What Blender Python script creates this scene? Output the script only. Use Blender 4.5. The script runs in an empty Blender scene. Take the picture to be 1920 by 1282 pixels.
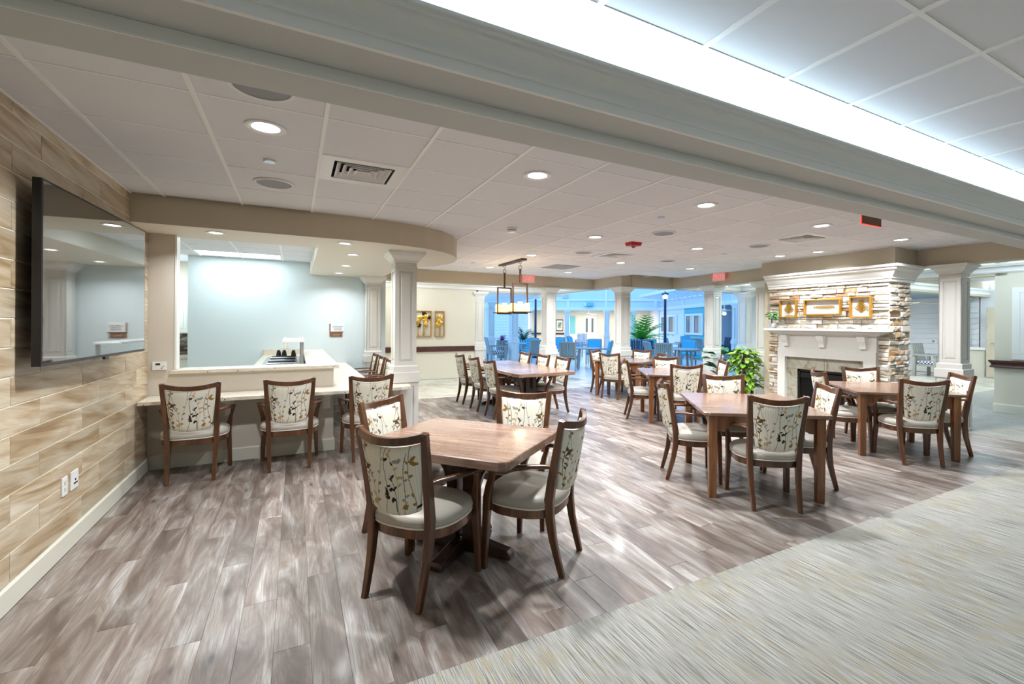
import bpy, bmesh, math, random
import numpy as np
from mathutils import Vector, Matrix
C = bpy.context.scene.collection
rnd = random.Random(7)
PI = math.pi
# ------------------------------------------------------------------ camera, world, exposure
TH, ROLL, EYE = math.radians(27.9), math.radians(-0.33), 1.5
cam_d = bpy.data.cameras.new('camera'); cam = bpy.data.objects.new('camera', cam_d); C.objects.link(cam)
cam_d.sensor_width = 36.0; cam_d.sensor_fit = 'HORIZONTAL'
cam_d.lens = 862.0 * 36.0 / 1920.0
cam_d.shift_x = (960.0 - 1010.0) / 1920.0
cam_d.shift_y = (607.7 - 641.0) / 1920.0
cam_d.clip_start, cam_d.clip_end = 0.05, 200
cam.matrix_world = Matrix.Translation((0, 0, EYE)) @ Matrix.Rotation(-TH, 4, 'Z') @ Matrix.Rotation(PI/2, 4, 'X') @ Matrix.Rotation(-ROLL, 4, 'Z')
sc = bpy.context.scene; sc.camera = cam
sc.view_settings.view_transform = 'Standard'; sc.view_settings.look = 'None'
sc.view_settings.exposure = 0.13; sc.view_settings.gamma = 1.0
sc.view_settings.use_curve_mapping = False
try:
    sc.cycles.use_denoising = True; sc.cycles.denoiser = 'OPENIMAGEDENOISE'; sc.cycles.denoising_input_passes = 'RGB_ALBEDO_NORMAL'; sc.cycles.denoising_prefilter = 'NONE'
    sc.cycles.max_bounces = 7; sc.cycles.diffuse_bounces = 4; sc.cycles.glossy_bounces = 4
    sc.cycles.sample_clamp_indirect = 6.0; sc.cycles.caustics_reflective = False; sc.cycles.caustics_refractive = False
except Exception: pass
W = bpy.data.worlds.new('dusk_sky'); sc.world = W; W.use_nodes = True
bg = W.node_tree.nodes['Background']; bg.inputs[0].default_value = (0.24, 0.52, 1.0, 1); bg.inputs[1].default_value = 2.8

COOL, NEUT, WARM = (0.68, 0.87, 1.0), (0.94, 0.975, 1.0), (1.0, 0.86, 0.66)
P_DOWN, P_COVE, P_FILL = 48.0, 4.4, 21.0       # watts: downlight, cove strip per metre, added fill panel behind the camera
def area_light(name, loc, sx, sy, power, color, rot=(0, 0, 0), shape='RECTANGLE', parent=None, spread=None):
    l = bpy.data.lights.new(name, 'AREA'); l.energy = power; l.color = color; l.shape = shape; l.size = sx
    if shape in ('RECTANGLE', 'ELLIPSE'): l.size_y = sy
    if spread: l.spread = spread
    o = bpy.data.objects.new(name, l); C.objects.link(o); o.location = loc; o.rotation_euler = rot
    if parent: o.parent = parent
    return o
# cove strips lie behind the crown mouldings and shine up on the raised ceilings
UP = (PI, 0, 0)
area_light('cove_light', (4.8, 1.79, 2.66), 12.2, .05, P_COVE*12.2, COOL, UP)
area_light('cove_light', (4.2, 12.14, 2.66), 5.2, .05, 7*5.2, NEUT, UP)
area_light('cove_light', (4.2, 10.28, 2.62), 5.0, .05, 7*5.0, NEUT, UP)
area_light('cove_light', (10.77, 4.5, 2.62), .05, 8.0, 7*8.0, COOL, UP)
area_light('cove_light', (9.0, 5.8, 2.62), .05, 5.4, 6*5.4, COOL, UP)
area_light('cove_light', (9.9, 8.45, 2.62), 2.0, .05, 6*2.0, COOL, UP)
area_light('cove_light', (11.5, 5.6, 2.62), .05, 4.2, 6*4.2, COOL, UP)
area_light('cove_light', (18.2, 5.6, 2.62), .05, 4.4, 7*4.4, COOL, UP)

# ------------------------------------------------------------------ mesh helpers
class MB:
    def __init__(s): s.v, s.f, s.attr = [], [], None
    def add(s, vs, fs):
        n = len(s.v); s.v += [tuple(p) for p in vs]; s.f += [tuple(i+n for i in q) for q in fs]; return s
    def box(s, x0, y0, z0, x1, y1, z1):
        return s.add([(x0,y0,z0),(x1,y0,z0),(x1,y1,z0),(x0,y1,z0),(x0,y0,z1),(x1,y0,z1),(x1,y1,z1),(x0,y1,z1)],
                     [(0,3,2,1),(4,5,6,7),(0,1,5,4),(1,2,6,5),(2,3,7,6),(3,0,4,7)])
    def xbox(s, M, hx, hy, hz):
        vs = [M @ Vector((a*hx, b*hy, c*hz)) for c in (-1,1) for a,b in ((-1,-1),(1,-1),(1,1),(-1,1))]
        return s.add(vs, [(0,3,2,1),(4,5,6,7),(0,1,5,4),(1,2,6,5),(2,3,7,6),(3,0,4,7)])
    def chbox(s, x0, y0, z0, x1, y1, z1, c):      # box with its top edges chamfered
        s.add([(x0,y0,z0),(x1,y0,z0),(x1,y1,z0),(x0,y1,z0),(x0,y0,z1-c),(x1,y0,z1-c),(x1,y1,z1-c),(x0,y1,z1-c),
               (x0+c,y0+c,z1),(x1-c,y0+c,z1),(x1-c,y1-c,z1),(x0+c,y1-c,z1)],
              [(0,1,5,4),(1,2,6,5),(2,3,7,6),(3,0,4,7),(4,5,9,8),(5,6,10,9),(6,7,11,10),(7,4,8,11),(8,9,10,11),(0,3,2,1)])
        return s
    def frustum(s, x0, y0, x1, y1, z0, X0, Y0, X1, Y1, z1):
        return s.add([(x0,y0,z0),(x1,y0,z0),(x1,y1,z0),(x0,y1,z0),(X0,Y0,z1),(X1,Y0,z1),(X1,Y1,z1),(X0,Y1,z1)],
                     [(0,3,2,1),(4,5,6,7),(0,1,5,4),(1,2,6,5),(2,3,7,6),(3,0,4,7)])
    def rings(s, rs, cap=True, closed=False):     # loft equal-length rings
        n = len(rs[0]); vs = [p for r in rs for p in r]; fs = []
        m = len(rs); rng = range(m) if closed else range(m-1)
        for i in rng:
            j = (i+1) % m
            for k in range(n): fs.append((i*n+k, i*n+(k+1)%n, j*n+(k+1)%n, j*n+k))
        if cap and not closed: fs += [tuple(range(n))[::-1], tuple((m-1)*n+k for k in range(n))]
        return s.add(vs, fs)
    def prism(s, poly, z0, z1):
        return s.rings([[(x,y,z0) for x,y in poly], [(x,y,z1) for x,y in poly]])
    def sqrings(s, cx, cy, prof, n=4):            # square column profile: (half width, z)
        return s.rings([[(cx-h,cy-h,z),(cx+h,cy-h,z),(cx+h,cy+h,z),(cx-h,cy+h,z)] for h,z in prof])
    def lathe(s, prof, n=20, o=(0,0,0), cap=True):
        return s.rings([[(o[0]+r*math.cos(2*PI*k/n), o[1]+r*math.sin(2*PI*k/n), o[2]+z) for k in range(n)] for r,z in prof], cap)
    def cyl(s, a, b, r0, r1=None, n=12):
        a, b = Vector(a), Vector(b); r1 = r0 if r1 is None else r1
        d = (b-a).normalized(); u = d.orthogonal().normalized(); w = d.cross(u)
        return s.rings([[p + u*(r*math.cos(2*PI*k/n)) + w*(r*math.sin(2*PI*k/n)) for k in range(n)] for p,r in ((a,r0),(b,r1))])
    def tube(s, path, r, n=8, closed=False):
        ps = [Vector(p) for p in path]; rs = []; m = len(ps)
        u = None
        for i,p in enumerate(ps):
            if closed: t = (ps[(i+1)%m]-ps[i-1]).normalized()
            else: t = (ps[min(i+1,m-1)]-ps[max(i-1,0)]).normalized()
            if u is None: u = t.orthogonal().normalized()
            u = (u - t*u.dot(t)).normalized(); w = t.cross(u)
            rr = r[i] if isinstance(r,(list,tuple)) else r
            rs.append([p + u*(rr*math.cos(2*PI*k/n)) + w*(rr*math.sin(2*PI*k/n)) for k in range(n)])
        return s.rings(rs, True, closed)
    def bar(s, path, wd, ht, side=(1,0,0), c=.22):     # swept rounded-rectangle section; side = direction of the width
        ps = [Vector(p) for p in path]; m = len(ps); rs = []
        for i,p in enumerate(ps):
            t = (ps[min(i+1,m-1)]-ps[max(i-1,0)]).normalized()
            sd = side[i] if isinstance(side, list) else side
            u = Vector(sd); u = (u - t*u.dot(t)).normalized(); w = t.cross(u)
            a = (wd[i] if isinstance(wd,(list,tuple)) else wd)/2; b = (ht[i] if isinstance(ht,(list,tuple)) else ht)/2
            k = c*min(a,b)*2
            rs.append([p+u*x+w*y for x,y in ((-a+k,-b),(a-k,-b),(a,-b+k),(a,b-k),(a-k,b),(-a+k,b),(-a,b-k),(-a,-b+k))])
        return s.rings(rs)
    def sweep(s, path2, prof, side=1, closed=False):   # moulding: profile (out, z) along a plan polyline, mitred
        m = len(path2); P = [Vector((p[0],p[1])) for p in path2]; rs = []
        for i in range(m):
            d0 = (P[i]-P[i-1]) if (i>0 or closed) else (P[i+1]-P[i]); d1 = (P[(i+1)%m]-P[i]) if (i<m-1 or closed) else d0
            d0, d1 = d0.normalized(), d1.normalized()
            n0, n1 = Vector((d0.y,-d0.x))*side, Vector((d1.y,-d1.x))*side
            b = (n0+n1); b = b.normalized() if b.length > 1e-6 else n0
            k = 1/max(.25, b.dot(n0))
            rs.append([(P[i].x+b.x*k*o, P[i].y+b.y*k*o, z) for o,z in prof])
        return s.rings(rs, True, closed)
    def build(s, name, mat, parent=None, smooth=False, world=False, bevel=0, angle=35):
        me = bpy.data.meshes.new(name); vs = s.v
        if world and parent is not None:
            o = parent.location; vs = [(x-o.x, y-o.y, z-o.z) for x,y,z in vs]
        me.from_pydata(vs, [], s.f); me.update()
        b = bmesh.new(); b.from_mesh(me); bmesh.ops.recalc_face_normals(b, faces=b.faces); b.to_mesh(me); b.free()
        if smooth:
            for p in me.polygons: p.use_smooth = True
            try: me.set_sharp_from_angle(angle=math.radians(angle))
            except Exception: pass
        if mat: me.materials.append(mat)
        return link(name, me, parent, bevel)
def link(name, me, parent=None, bevel=0):
    o = bpy.data.objects.new(name, me); C.objects.link(o)
    if parent: o.parent = parent
    if bevel:
        md = o.modifiers.new('bevel', 'BEVEL'); md.width = bevel; md.segments = 2; md.limit_method = 'ANGLE'
    return o
def tag(o, label=None, cat=None, group=None, kind=None):
    if label: o['label'] = label
    if cat: o['category'] = cat
    if group: o['group'] = group
    if kind: o['kind'] = kind
    return o
def thing(name, label, cat, loc=(0,0,0), rz=0, group=None):
    o = bpy.data.objects.new(name, None); C.objects.link(o); o.location = loc; o.rotation_euler = (0,0,rz); o.empty_display_size = .1
    return tag(o, label, cat, group)
def dup(root, loc, rz, label=None, group=None):
    r = root.copy(); C.objects.link(r); r.location = loc; r.rotation_euler = (0,0,rz)
    if label: r['label'] = label
    if group: r['group'] = group
    for ch in list(root.children):
        c = ch.copy(); C.objects.link(c); c.parent = r
        for g in list(ch.children):
            d = g.copy(); C.objects.link(d); d.parent = c
    return r
def struct(name, mb, mat, parent=None, **k):
    o = mb.build(name, mat, parent, **k)
    if parent is None: o['kind'] = 'structure'
    return o
def text_mesh(name, txt, size, M, mat, parent, depth=.001, align='CENTER', spacing=1.0):
    cu = bpy.data.curves.new(name, 'FONT'); cu.body = txt; cu.size = size; cu.align_x = align; cu.align_y = 'CENTER'
    cu.extrude = depth; cu.resolution_u = 3; cu.space_line = spacing
    t = bpy.data.objects.new(name+'_curve', cu); C.objects.link(t)
    bpy.context.view_layer.update()
    me = bpy.data.meshes.new_from_object(t.evaluated_get(bpy.context.evaluated_depsgraph_get()))
    bpy.data.objects.remove(t); me.name = name; me.materials.clear(); me.materials.append(mat); me.transform(M)
    return link(name, me, parent)
def basis(o, x, y):   # matrix that maps local x,y,z to world axes x, y, x cross y at o
    x, y = Vector(x), Vector(y); z = x.cross(y)
    return Matrix(((x.x,y.x,z.x,o[0]),(x.y,y.y,z.y,o[1]),(x.z,y.z,z.z,o[2]),(0,0,0,1)))
FWD = Vector((math.sin(TH), math.cos(TH))); RGT = Vector((math.cos(TH), -math.sin(TH)))
def at(px, d):        # plan point at depth d on the survey line through photo column px (used to lay out the far courtyard plan)
    q = FWD*d + RGT*((px-1010.0)/862.0*d); return (q.x, q.y)

# ------------------------------------------------------------------ materials
def srgb(r, g, b):
    f = lambda c: (c/255/12.92) if c/255 <= .04045 else ((c/255+.055)/1.055)**2.4
    return (f(r), f(g), f(b), 1)
class NT:
    def __init__(s, name):
        s.m = bpy.data.materials.new(name); s.m.use_nodes = True; s.t = s.m.node_tree; s.n = s.t.nodes; s.l = s.t.links
        s.b = s.n['Principled BSDF']
    def node(s, typ, **k):
        nd = s.n.new(typ)
        for a,v in k.items():
            if a.startswith('i_'):
                key = a[2:]; nd.inputs[int(key) if key.isdigit() else key.replace('_',' ')].default_value = v
            else: setattr(nd, a, v)
        return nd
    def con(s, a, b): s.l.new(a, b)
    def mix(s, fac, a, b, mode='MIX'):
        nd = s.node('ShaderNodeMix', data_type='RGBA', blend_type=mode)
        for i,v in ((0,fac),(6,a),(7,b)):
            if hasattr(v, 'type') and hasattr(v, 'links'): s.con(v, nd.inputs[i])
            else: nd.inputs[i].default_value = v
        return nd.outputs[2]
    def ramp(s, fac, stops):
        nd = s.node('ShaderNodeValToRGB'); e = nd.color_ramp.elements
        while len(e) < len(stops): e.new(.5)
        for el,(p,c) in zip(e, stops): el.position = p; el.color = c if len(c)==4 else (*c,1)
        s.con(fac, nd.inputs[0]); return nd.outputs[0]
    def math(s, op, a, b=0.0):
        nd = s.node('ShaderNodeMath', operation=op)
        for i,v in ((0,a),(1,b)):
            if hasattr(v,'links'): s.con(v, nd.inputs[i])
            else: nd.inputs[i].default_value = v
        return nd.outputs[0]
    def noise(s, vec, scale, detail=4, rough=.55, dist=0):
        nd = s.node('ShaderNodeTexNoise'); nd.inputs['Scale'].default_value = scale; nd.inputs['Detail'].default_value = detail
        nd.inputs['Roughness'].default_value = rough; nd.inputs['Distortion'].default_value = dist
        if vec is not None: s.con(vec, nd.inputs['Vector'])
        return nd.outputs['Fac']
    def mapping(s, vec, scale=(1,1,1), loc=(0,0,0), rot=(0,0,0)):
        nd = s.node('ShaderNodeMapping'); nd.inputs['Scale'].default_value = scale; nd.inputs['Rotation'].default_value = rot
        if hasattr(loc,'links'): s.con(loc, nd.inputs['Location'])
        else: nd.inputs['Location'].default_value = loc
        s.con(vec, nd.inputs['Vector']); return nd.outputs[0]
    def obj(s): return s.node('ShaderNodeTexCoord').outputs['Object']
    def pos(s): return s.node('ShaderNodeNewGeometry').outputs['Position']
    def rand(s):        # one random number per object and per loose piece
        a = s.node('ShaderNodeObjectInfo').outputs['Random']; b = s.node('ShaderNodeNewGeometry').outputs['Random Per Island']
        return s.math('FRACT', s.math('ADD', s.math('MULTIPLY', a, 7.31), b))
    def randvec(s, r, k=60):
        nd = s.node('ShaderNodeCombineXYZ')
        s.con(s.math('MULTIPLY', r, k), nd.inputs[0]); s.con(s.math('MULTIPLY', r, k*1.7), nd.inputs[1]); s.con(s.math('MULTIPLY', r, k*.6), nd.inputs[2])
        return nd.outputs[0]
    def bump(s, h, strength=.2, dist=.01):
        nd = s.node('ShaderNodeBump'); nd.inputs['Strength'].default_value = strength; nd.inputs['Distance'].default_value = dist
        s.con(h, nd.inputs['Height']); s.con(nd.outputs[0], s.b.inputs['Normal'])
    def col(s, c):
        if hasattr(c,'links'): s.con(c, s.b.inputs['Base Color'])
        else: s.b.inputs['Base Color'].default_value = c
    def set(s, rough=.5, metal=0, spec=.5, coat=0, trans=0, ior=1.5, alpha=1):
        i = s.b.inputs; i['Roughness'].default_value = rough; i['Metallic'].default_value = metal
        i['Specular IOR Level'].default_value = spec; i['Coat Weight'].default_value = coat; i['Transmission Weight'].default_value = trans
        i['IOR'].default_value = ior; i['Alpha'].default_value = alpha; i['Coat Roughness'].default_value = .12
        return s.m
def paint(name, c, rough=.55, var=.04, spec=.35, metal=0, coat=0, bump=0):
    t = NT(name); p = t.pos(); n = t.noise(p, 3.0, 3)
    t.col(t.mix(t.math('MULTIPLY', n, var*2), c, tuple(min(1, x*.8) for x in c[:3])+(1,)))
    if bump: t.bump(t.noise(p, 260, 2), bump, .002)
    return t.set(rough, metal, spec, coat)
def emit(name, c, strength, base=(.8,.8,.8,1)):
    t = NT(name); t.col(base); t.b.inputs['Emission Color'].default_value = (*c[:3],1); t.b.inputs['Emission Strength'].default_value = strength
    return t.set(.4)
def wood(name, dark, mid, light, axis=1, fine=38, rough=.35, use_pos=False, coat=.2, per_obj=True, knots=0, contrast=1.0, spec=.45):
    t = NT(name); v = t.pos() if use_pos else t.obj()
    if per_obj:
        r = t.rand(); nd = t.node('ShaderNodeVectorMath', operation='ADD'); t.con(v, nd.inputs[0]); t.con(t.randvec(r), nd.inputs[1]); v = nd.outputs[0]
    sc1 = [fine, fine, fine]; sc1[axis] = fine*.06; sc2 = [7, 7, 7]; sc2[axis] = .9
    g = t.noise(t.mapping(v, sc1), 1.0, 6, .65, .6); b = t.noise(t.mapping(v, sc2), 1.0, 4, .6, 1.2)
    f = t.math('ADD', t.math('MULTIPLY', g, .55), t.math('MULTIPLY', b, .55))
    c = t.ramp(f, [(.5-.17/contrast, dark), (.54, mid), (.5+.22/contrast, light)])
    if per_obj: c = t.mix(.75, c, t.mix(r, (.55,.55,.55,1), (1.25,1.25,1.25,1)), 'MULTIPLY')
    t.col(c); t.bump(g, .08, .003)
    return t.set(rough, 0, spec, coat)

M = {}
M['wall_tan'] = paint('wall_tan', srgb(200,188,166), .6)
M['wall_cream'] = paint('wall_cream', srgb(214,209,192), .6)
M['wall_taupe'] = paint('wall_taupe', srgb(208,200,188), .6)
M['wall_blue'] = paint('wall_pale_blue', srgb(214,226,229), .6)
M['soffit'] = paint('soffit_cream', srgb(222,216,203), .6)
M['column'] = paint('column_paint', srgb(214,212,206), .42, .02, .45)
M['trim'] = paint('trim_white', srgb(232,232,228), .42, .02, .45)
M['base'] = paint('baseboard_paint', srgb(214,212,198), .42, .02, .45)
M['beam'] = paint('beam_paint', srgb(196,197,194), .6, .02)
M['tile_white'] = None
M['white'] = paint('white_plastic', srgb(236,236,236), .35, .01, .5)
M['black'] = paint('black_plastic', srgb(18,18,20), .35, .01, .5)
M['dark'] = paint('dark_void', srgb(14,13,12), .8, .01, .2)
M['chrome'] = paint('brushed_steel', srgb(205,210,216), .28, .01, .5, 1)
M['bronze'] = paint('bronze_metal', srgb(96,66,48), .4, .1, .5, .8)
M['gold'] = paint('gold_metal', srgb(206,160,70), .32, .15, .5, .9)
M['gold_frame'] = paint('gold_frame', srgb(190,138,48), .4, .15, .5, .5)
M['black_leaf'] = paint('blackened_metal', srgb(42,36,30), .35, .1, .5, .8)
M['rail_brown'] = wood('rail_mahogany', srgb(48,24,20), srgb(70,38,32), srgb(92,52,42), axis=1, per_obj=False, rough=.4)
M['lens'] = emit('downlight_lens', (1,.98,.95), 9.0)
M['panel_light'] = emit('panel_lens', (.86,.95,1.0), 3.2)
M['candle'] = emit('candle_glass', (1.0,.72,.22), 2.6, srgb(240,190,90))
M['exit_red'] = emit('exit_letters', (1.0,.06,.04), 1.6, srgb(220,40,30))
M['red'] = paint('alarm_red', srgb(190,22,30), .35, .02, .5)
M['grille'] = paint('speaker_mesh', srgb(150,152,156), .6, .05)
M['mortar'] = paint('mortar', srgb(150,140,122), .9)
M['sky_blue'] = paint('courtyard_paint', srgb(214,222,232), .6, .03)
M['teal'] = paint('teal_cushion', srgb(70,170,205), .75, .08)
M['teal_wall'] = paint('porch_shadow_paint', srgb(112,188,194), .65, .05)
M['slat_grey'] = paint('patio_slat_grey', srgb(150,152,146), .6, .06)
M['navy'] = paint('lamp_post_navy', srgb(24,40,70), .4, .05, .5)
M['blue_ceiling'] = paint('porch_ceiling_blue', srgb(140,165,185), .65, .03)
M['grout'] = paint('tile_grout', srgb(246,240,226), .8)
M['stone_pot'] = None

def fine_mats():
    # acoustic ceiling tile
    t = NT('ceiling_tile'); p = t.pos(); r = t.rand(); n = t.noise(p, 140, 3, .7)
    c = t.mix(t.math('MULTIPLY', n, .35), srgb(236,237,242), srgb(218,221,228)); c = t.mix(t.math('MULTIPLY', r, .10), c, srgb(180,180,184))
    t.col(c); t.bump(n, .12, .002); M['tile_white'] = t.set(.85, 0, .15)
    M['tee'] = paint('ceiling_tee', srgb(250,250,250), .5, .01)
    # oak look vinyl planks, grey brown
    t = NT('floor_plank'); p = t.pos(); r = t.rand(); nd = t.node('ShaderNodeVectorMath', operation='ADD'); t.con(p, nd.inputs[0]); t.con(t.randvec(r), nd.inputs[1]); v = nd.outputs[0]
    wv = t.noise(t.mapping(v, (7,1.6,7)), 1.0, 2, .5, .3)
    nd2 = t.node('ShaderNodeVectorMath', operation='ADD'); t.con(t.mapping(v, (210,4,210)), nd2.inputs[0])
    cb = t.node('ShaderNodeCombineXYZ'); t.con(t.math('MULTIPLY', wv, 9.0), cb.inputs[0]); t.con(cb.outputs[0], nd2.inputs[1])
    g = t.noise(nd2.outputs[0], 1.0, 4, .6, 0)
    b = t.noise(t.mapping(v, (9,1.5,9)), 1.0, 5, .62, .9)
    base = t.ramp(b, [(.30, srgb(76,62,52)), (.43, srgb(112,97,86)), (.55, srgb(144,134,125)), (.68, srgb(176,172,168))])
    c = t.mix(t.math('MULTIPLY', t.ramp(g, [(.40,(1,1,1)),(.54,(0,0,0))]), .62), base, srgb(108,95,92))
    k = t.noise(t.mapping(v, (8,2.6,8)), 1.0, 2, .4, .5)
    c = t.mix(t.ramp(k, [(.24,(.7,.7,.7)),(.36,(0,0,0))]), c, srgb(88,80,80))
    vo = t.node('ShaderNodeTexVoronoi', feature='F1'); vo.inputs['Scale'].default_value = 1.0; t.con(t.mapping(v, (5.2,1.7,5.2)), vo.inputs['Vector'])
    c = t.mix(t.ramp(vo.outputs['Distance'], [(.03,(.9,.9,.9)),(.09,(.35,.35,.35)),(.2,(0,0,0))]), c, srgb(62,50,44))
    c = t.mix(.85, c, t.mix(r, (.64,.62,.60,1), (1.14,1.14,1.16,1)), 'MULTIPLY')
    t.col(c); t.bump(g, .12, .002); M['plank'] = t.set(.40, 0, .45, .08)
    # ceramic wood-look wall tile, grain along the wall (y)
    t = NT('wall_tile'); p = t.pos(); r = t.rand(); nd = t.node('ShaderNodeVectorMath', operation='ADD'); t.con(p, nd.inputs[0]); t.con(t.randvec(r), nd.inputs[1]); v = nd.outputs[0]
    vr = t.mapping(v, (1,1,1), rot=(.12,0,0))
    b = t.noise(t.mapping(vr, (3,1.5,13)), 1.0, 4, .5, .8); g = t.noise(t.mapping(vr, (20,4,150)), 1.0, 4, .6, .3)
    c = t.ramp(b, [(.26, srgb(146,120,88)), (.42, srgb(188,166,134)), (.58, srgb(212,198,174)), (.76, srgb(224,215,198))])
    c = t.mix(t.math('MULTIPLY', t.ramp(g, [(.40,(1,1,1)),(.6,(0,0,0))]), .22), c, srgb(126,102,76))
    c = t.mix(.7, c, t.mix(r, (.74,.72,.68,1), (1.1,1.1,1.1,1)), 'MULTIPLY')
    t.col(c); t.bump(g, .06, .002); M['wall_tile'] = t.set(.38, 0, .5)
    # carpet, fine stripes along y with ochre patches
    t = NT('carpet'); p = t.pos(); s1 = t.noise(t.mapping(p, (190,3.2,1)), 1.0, 3, .7); s2 = t.noise(t.mapping(p, (34,1.2,1)), 1.0, 3, .6)
    c = t.ramp(s1, [(.38, srgb(108,105,98)), (.47, srgb(150,148,141)), (.60, srgb(182,181,176))])
    c = t.mix(t.math('MULTIPLY', t.ramp(s2, [(.40,(1,1,1)),(.5,(0,0,0))]), .35), c, srgb(168,164,150))
    pt = t.math('MULTIPLY', t.ramp(t.noise(t.mapping(p, (34,7,1)), 1.0, 2, .5), [(.50,(0,0,0)),(.56,(1,1,1))]), t.ramp(t.noise(p, 1.7, 2), [(.46,(0,0,0)),(.6,(1,1,1))]))
    c = t.mix(t.math('MULTIPLY', pt, .45), c, srgb(158,144,112))
    t.col(c); t.bump(t.noise(p, 420, 2), .5, .004); M['carpet'] = t.set(.95, 0, .1)
    # stone floor tile
    t = NT('floor_tile'); p = t.pos(); r = t.rand(); n = t.noise(p, 2.2, 5, .6, .8)
    c = t.ramp(n, [(.3, srgb(150,140,122)), (.5, srgb(186,182,168)), (.7, srgb(206,204,196))]); c = t.mix(.6, c, t.mix(r, (.86,.86,.84,1), (1.08,1.08,1.08,1)), 'MULTIPLY')
    t.col(c); M['floor_tile'] = t.set(.28, 0, .5)
    # speckled quartz
    t = NT('quartz'); p = t.pos(); vo = t.node('ShaderNodeTexVoronoi', feature='F1'); vo.inputs['Scale'].default_value = 52; t.con(p, vo.inputs['Vector'])
    sel = t.math('GREATER_THAN', vo.outputs['Color'], .86)
    ins = t.math('LESS_THAN', vo.outputs['Distance'], .36); n = t.noise(p, 24, 3)
    c = t.mix(n, srgb(226,218,204), srgb(204,192,172)); c = t.mix(t.math('MULTIPLY', sel, ins), c, srgb(92,78,64))
    t.col(c); M['quartz'] = t.set(.22, 0, .5, .2)
    # ledger stone
    t = NT('ledger_stone'); p = t.pos(); r = t.rand(); n = t.noise(p, 13, 5, .65, .4)
    base = t.ramp(r, [(0, srgb(210,204,194)), (.30, srgb(226,221,212)), (.55, srgb(196,184,164)), (.74, srgb(208,200,188)), (.88, srgb(188,160,126)), (.96, srgb(176,128,88)), (1, srgb(178,178,178))])
    c = t.mix(t.math('MULTIPLY', t.ramp(n, [(.45,(0,0,0)),(.7,(1,1,1))]), .5), base, srgb(150,126,98)); t.col(c); t.bump(n, .7, .02); M['stone'] = t.set(.8, 0, .25)
    # slab of mottled stone round the firebox
    t = NT('slab_stone'); p = t.pos(); n = t.noise(p, 6, 5, .6, 1.0); t.col(t.ramp(n, [(.3, srgb(138,116,84)), (.45, srgb(160,154,134)), (.6, srgb(178,176,164)), (.75, srgb(150,148,138))])); M['slab'] = t.set(.35, 0, .4)
    # marble pot
    t = NT('marble_pot'); p = t.pos(); n = t.noise(p, 40, 4, .6, 2.0); t.col(t.ramp(n, [(.4, srgb(80,80,84)), (.5, srgb(210,210,212)), (.7, srgb(236,236,236))])); M['stone_pot'] = t.set(.3)
    # grey vinyl seat
    t = NT('seat_vinyl'); p = t.obj(); t.col(srgb(170,163,152)); t.bump(t.noise(p, 300, 2), .05, .001); M['vinyl'] = t.set(.42, 0, .4)
    M['piping'] = paint('seat_piping', srgb(222,216,204), .5, .01)
    # printed upholstery: colours come from the weave's own print, ribs as relief
    t = NT('vine_print_fabric'); a = t.node('ShaderNodeVertexColor', layer_name='print'); w = t.node('ShaderNodeTexWave', wave_type='BANDS', bands_direction='X'); w.inputs['Scale'].default_value = 26; w.inputs['Distortion'].default_value = .6
    t.con(t.obj(), w.inputs['Vector']); t.col(t.mix(t.math('MULTIPLY', w.outputs['Fac'], .22), a.outputs['Color'], (.42,.42,.38,1), 'MULTIPLY')); t.bump(w.outputs['Fac'], .35, .002); M['fabric'] = t.set(.85, 0, .15)
    M['chair_wood'] = wood('chair_walnut', srgb(56,32,18), srgb(88,53,30), srgb(122,78,46), axis=2, fine=30, rough=.3, coat=.3)
    M['table_top'] = wood('table_top_laminate', srgb(88,62,50), srgb(124,95,79), srgb(154,126,108), axis=0, fine=46, rough=.24, coat=.3, contrast=1.1)
    M['table_wood'] = wood('table_leg_walnut', srgb(92,54,30), srgb(130,82,48), srgb(160,106,66), axis=2, fine=30, rough=.32, coat=.3)
    M['pedestal'] = wood('pedestal_walnut', srgb(34,18,14), srgb(54,30,22), srgb(80,46,32), axis=0, fine=30, rough=.28, coat=.4)
    # plants
    for nm,a,b in (('leaf_pothos',(20,84,14),(156,200,64)),('leaf_dark',(18,72,44),(44,116,70)),('leaf_palm',(44,140,52),(130,205,84)),('leaf_bonsai',(24,92,36),(80,158,66))):
        t = NT(nm); r = t.rand(); n = t.noise(t.pos(), 34, 3); t.col(t.mix(t.math('MULTIPLY', t.math('ADD', r, n), .55), srgb(*a), srgb(*b))); M[nm] = t.set(.38, 0, .45)
    M['purple'] = paint('purple_leaf', srgb(110,50,120), .5, .1)
    M['bark'] = paint('bark', srgb(96,70,48), .85, .3)
    # siding
    M['siding'] = paint('siding_white', srgb(226,229,233), .55, .03)
    t = NT('television_glass'); t.col((.012,.014,.016,1)); M['tv'] = t.set(.035, 0, 1.0, 1.0, ior=2.1); t.b.inputs['Coat IOR'].default_value = 1.9; t.b.inputs['Coat Roughness'].default_value = .03
    t = NT('clear_glass'); t.col((1,1,1,1)); M['glass'] = t.set(.02, 0, .5, 0, 1.0, 1.45)
    t = NT('window_glass'); t.col((.12,.16,.18,1)); M['win'] = t.set(.05, 0, .8)
    t = NT('mosaic_tile'); r = t.rand(); t.col(t.ramp(r, [(0, srgb(60,52,62)), (.3, srgb(120,96,84)), (.5, srgb(176,170,166)), (.7, srgb(90,84,110)), (1, srgb(206,206,204))])); M['mosaic'] = t.set(.2)
    t = NT('courtyard_paver'); r = t.rand(); n = t.noise(t.pos(), 1.5, 4); t.col(t.mix(n, srgb(190,190,188), srgb(222,222,220))); M['paver'] = t.set(.3, 0, .5)
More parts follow.
